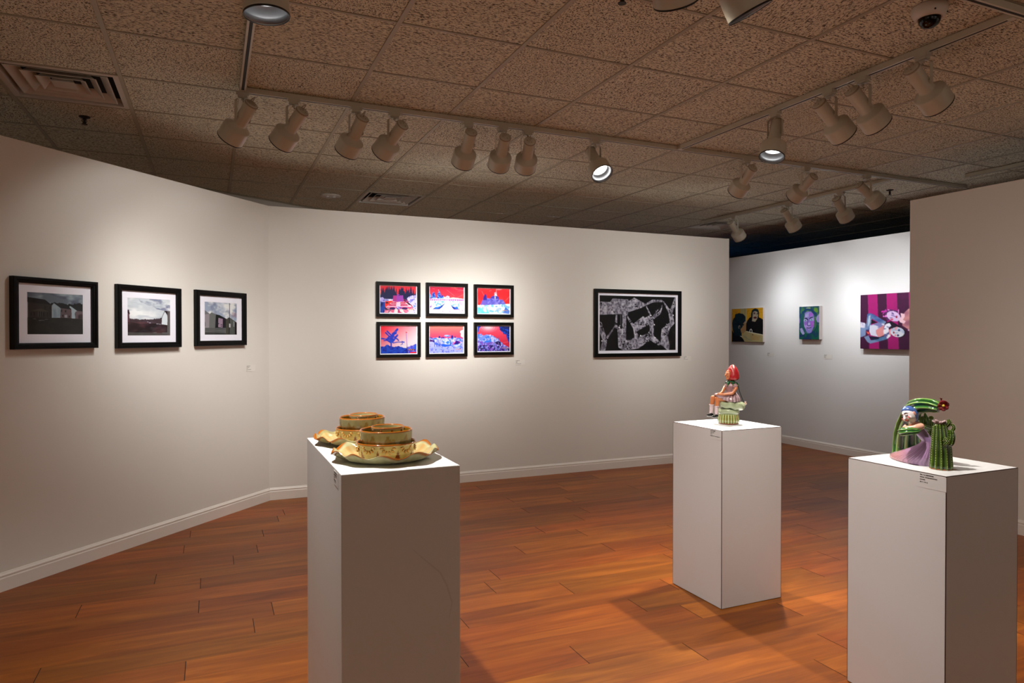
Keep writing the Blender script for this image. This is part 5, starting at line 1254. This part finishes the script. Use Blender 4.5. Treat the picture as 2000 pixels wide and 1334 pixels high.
chain([(-0.0249, 0.0160, 0.1455), (-0.0497, 0.0160, 0.1281), (-0.0619, 0.0060, 0.1235)], (.010, .0085, .007))
for k in range(4): chain([Vector((-0.0569, -0.0240, 0.1386)) + Vector((0, k * .004, 0)), Vector((-0.0625, -0.0260, 0.1411)) + Vector((0, k * .004, 0)), Vector((-0.0657, -0.0240, 0.1372)) + Vector((0, k * .004, 0))], (.0028, .0026, .0022), 8)
chain([(-0.0553, -0.0160, 0.1420), (-0.0595, -0.0180, 0.1459)], (.003, .0024), 8)
mm = remesh(mb.me('shoulders_and_arms', M_skin2), .0012, 2); mm.materials.clear(); mm.materials.append(M_skin2); put('shoulders_and_arms', mm, c)
HC_ = Vector((-0.0448, -0.0140, 0.1828)); HD = Vector((-.62, -.74, -.26)).normalized(); HU = Vector((-.42, .06, .9)); HU = (HU - HD * HU.dot(HD)).normalized(); HS = HU.cross(HD)
def hp(s, u, o): return HC_ + HS * s + HU * u + HD * o
HM = Matrix((HS, HD, HU)).transposed().to_4x4()
mb = MB(); v, f = ball((0, 0, 0), (.0235, .0245, .0305), 28, 18, HM); mb.add([p + HC_ for p in v], f)
chain([hp(0, .004, .0235), hp(0, -.006, .0290)], (.0032, .0046), 10); chain([hp(0, .012, .0215), hp(0, .004, .0235)], (.003, .003), 8)
mb.add(*ball(hp(0, -.024, .0145), .0085, 12, 8))
for s in (-1, 1): mb.add(*ball(hp(s * .0115, -.008, .0158), .0085, 12, 8)); chain([hp(s * .004, .0125, .0218), hp(s * .015, .011, .0165)], (.0026, .002), 8)
mm = remesh(mb.me('head', M_face), .001, 1); mm.materials.clear(); mm.materials.append(M_face); hd = put('head', mm, c)
mb = MB(); mb.add(*ball(hp(-.0030, -.0130, .0230), (.0042, .0042, .0022), 10, 6)); mb.add(*ball(hp(.0022, -.0130, .0230), (.0042, .0042, .0022), 10, 6)); mb.add(*ball(hp(0, -.0158, .0220), (.0045, .0045, .0022), 10, 6))
put('lips', mb.me('lips', glz('lip_red', (176, 70, 66)), True), hd)
for s in (-1, 1):
    mb = MB(); v, f = ball((0, 0, 0), (.0068, .0022, .0056), 14, 8, HM); mb.add([p + hp(s * .0135, -.006, .0215) for p in v], f)
    put('cheek_blush', mb.me('cheek_blush', glz('blush_red', (214, 118, 116)), True), hd)
for s in (-1, 1):
    mb = MB(); v, f, _ = loft([hp(s * .0045, .0050, .0238), hp(s * .0090, .0030, .0234), hp(s * .0135, .0048, .0210)], .0010, 6, sub=4); mb.add(v, f)
    put('eyelid', mb.me('eyelid', glz('eyelid_blue', (52, 70, 120)), True), hd)
    mb = MB(); v, f, _ = loft([hp(s * .0045, .0125, .0240), hp(s * .0095, .0140, .0220), hp(s * .0145, .0120, .0192)], .0008, 6, sub=4); mb.add(v, f)
    put('eyebrow', mb.me('eyebrow', glz('eyelid_blue', (52, 70, 120)), True), hd)
for s in (-1, 1):
    ear = MB(); v, f = ball((0, 0, 0), (.0030, .0050, .0075), 14, 8, HM); ear.add([p + hp(s * .0242, .001, -.001) for p in v], f)
    put('ear', ear.me('ear', glz('ear_pink', (226, 160, 140)), True), hd)
v, f = ball((0, 0, 0), (.0272, .0285, .0335), 40, 28, HM); vs = []
for p in v:
    s, o_, u = p.dot(HS), p.dot(HD), p.dot(HU)
    k = smooth(-.004, .008, o_ - max(0, (u - .008)) * 1.3)
    q = p * (1 - .22 * k) + HD * (-.0005); w_ = 1 + .02 * math.sin(60 * math.atan2(s, u)); vs.append(q * w_ + HC_ + HU * .0012 - HD * .0015)
M_hair = glz('blue_hair_glaze', (70, 100, 166)); bump(M_hair, 300, .5, .001)
put('hair', mesh('hair', vs, f, M_hair, True), hd)
# tall cactus bending over
M_cac = vcmat('cactus_glaze', .12, .5, .7)
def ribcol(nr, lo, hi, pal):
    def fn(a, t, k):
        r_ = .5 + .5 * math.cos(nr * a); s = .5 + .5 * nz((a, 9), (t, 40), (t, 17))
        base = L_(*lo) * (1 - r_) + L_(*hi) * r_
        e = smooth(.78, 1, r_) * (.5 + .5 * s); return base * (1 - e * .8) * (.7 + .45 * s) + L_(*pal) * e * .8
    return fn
pts = [(-.058, .188, .0005), (-.058, .188, .045), (-.058, .165, .085), (-.054, .135, .125), (-.046, .100, .160), (-0.0354, 0.0650, 0.1960), (-0.0188, 0.0350, 0.2120), (0.0000, 0.0180, 0.2185), (0.0223, 0.0040, 0.2197), (0.0370, -0.0060, 0.2172), (0.0480, -0.0120, 0.2148)]
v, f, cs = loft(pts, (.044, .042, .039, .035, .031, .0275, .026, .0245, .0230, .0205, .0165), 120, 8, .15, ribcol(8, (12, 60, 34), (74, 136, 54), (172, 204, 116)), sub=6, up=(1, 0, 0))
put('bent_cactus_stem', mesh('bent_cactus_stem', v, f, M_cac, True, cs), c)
blossom(c, (0.0602, -0.0200, 0.2236), (.35, -.93, -.05), .0185, 7, glz('dark_red_petal', (132, 30, 38)), M_yel, 'red_flower', .7)
for b_, t_, w__ in (((0.0492, -0.0140, 0.2395), (0.0785, -0.0220, 0.2315), .007), ((0.0529, -0.0120, 0.2407), (0.0479, -0.0180, 0.2498), .005)):
    mb = MB(); mb.add(*leaf(b_, t_, w__)); put('red_petal', mb.me('red_petal', glz('dark_red_petal_top', (120, 24, 36)), True), c)
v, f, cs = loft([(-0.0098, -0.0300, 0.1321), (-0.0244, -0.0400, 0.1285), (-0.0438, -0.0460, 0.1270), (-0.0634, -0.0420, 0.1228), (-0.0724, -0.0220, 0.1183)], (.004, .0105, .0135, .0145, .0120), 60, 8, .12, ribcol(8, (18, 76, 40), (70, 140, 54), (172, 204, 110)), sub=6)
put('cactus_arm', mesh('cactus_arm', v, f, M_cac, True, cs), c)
for nm, p_, r_ in (('cactus_spike', [(0.0089, 0.1000, 0.0105), (0.0089, 0.1000, 0.0702), (0.0097, 0.0900, 0.1311), (0.0038, 0.0850, 0.1837)], (.022, .022, .018, .003)), ('cactus_spike', [(0.0000, 0.0800, 0.1145), (-0.0025, 0.0750, 0.1536), (-0.0051, 0.0700, 0.1719)], (.014, .012, .003)),
                   ('cactus_spike', [(0.0254, 0.0800, 0.0255), (0.0253, 0.0700, 0.1039), (0.0240, 0.0600, 0.1405), (0.0239, 0.0550, 0.1617)], (.016, .015, .011, .006)), ('cactus_spike', [(0.0151, 0.0500, 0.1299), (-0.0025, 0.0300, 0.1381)], (.012, .010))):
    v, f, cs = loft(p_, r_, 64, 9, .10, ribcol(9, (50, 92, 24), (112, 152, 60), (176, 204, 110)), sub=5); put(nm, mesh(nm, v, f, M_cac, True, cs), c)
mb = MB(); mb.add(*ball((0.0239, 0.0520, 0.1693), .0085, 16, 10)); put('cactus_bud', mb.me('cactus_bud', glz('bud_green', (96, 120, 20)), True), c)

# front small cactus
k_ = empty('spiny_cactus_sculpture', WP + Matrix.Rotation(VC, 3, 'Z') @ Vector((.0545, -.050, 0)), VC, 'small dark green glazed spiny cactus with curled arms, in front of the lilac dress', 'sculpture')
def cac(name, pts, rs, ribs, par, n=96, sp=.0010, amp=.09, gap=.0055):
    v, f, cs = loft(pts, rs, n, ribs, amp, ribcol(ribs, (30, 50, 6), (72, 102, 20), (100, 126, 38)), sub=6, up=(1, 0, 0))
    o = put(name, mesh(name, v, f, M_cac, True, cs), par)
    mb = MB(); K = len(v) // n; acc = 0; last = None
    for i in range(1, K - 1):
        p0 = v[i * n]
        acc += (p0 - (last if last is not None else p0)).length; last = p0
        if acc >= gap or i == 1:
            acc = 0
            for q in range(ribs): mb.add(*ball(v[i * n + int(round(q * n / ribs)) % n], sp, 6, 4))
    put('spine', mb.me('spine', M_spine, True), o)
    return o
M_spine = glz('spine_cream', (214, 212, 170), .3)
cac('cactus_body', [(0, 0, 0), (0, 0, .01), (0, 0, .06), (-.002, 0, .11), (-.004, 0, .148), (-.006, 0, .164)], (.0335, .0340, .0312, .0262, .0215, .012), 12, k_)
v, f, _ = lathe([(.001, -.0), (.0352, .0), (.0356, .0028), (.001, .0030)], 48); put('clay_foot', mesh('clay_foot', v, f, mat('bare_clay', (150, 84, 40), .7), True), k_)
cac('cactus_limb', [(.016, -.006, .090), (.027, -.008, .096), (.031, -.008, .117), (.029, -.006, .142)], (.010, .0115, .0115, .008), 8, k_, 48, .0009)
cac('cactus_limb', [(.014, 0, .132), (.027, -.002, .136), (.037, -.004, .146), (.036, -.004, .157), (.030, -.004, .160)], (.006, .0055, .0055, .005, .0035), 6, k_, 36, .0008, .09, .004)
cac('cactus_limb', [(.008, -.022, .090), (.013, -.031, .094), (.019, -.031, .104), (.014, -.029, .112), (.008, -.029, .108), (.010, -.030, .102)], (.005, .0055, .0052, .0045, .0038, .003), 6, k_, 36, .0008, .09, .004)
cac('cactus_limb', [(.004, 0, .150), (.015, 0, .156), (.023, 0, .166), (.021, 0, .178)], (.009, .0092, .0088, .005), 8, k_, 40, .0009)
for q in range(9):
    mb = MB(); a = 2 * math.pi * q / 9; cc_ = Vector((-.006, 0, .162 + .003 * math.sin(q * 2.4))); d = Vector((math.cos(a), math.sin(a) * .8, 0))
    M = Matrix.Rotation(a, 4, 'Z') @ Matrix.Rotation(-.55, 4, 'Y'); vv, ff = ball((0, 0, 0), (.0115, .0070, .0028), 12, 8, M); mb.add([x + cc_ + d * .0145 + Vector((0, 0, .004)) for x in vv], ff)
    put('petal', mb.me('petal', glz('petal_mauve', (176, 148, 150), .2), True), k_)
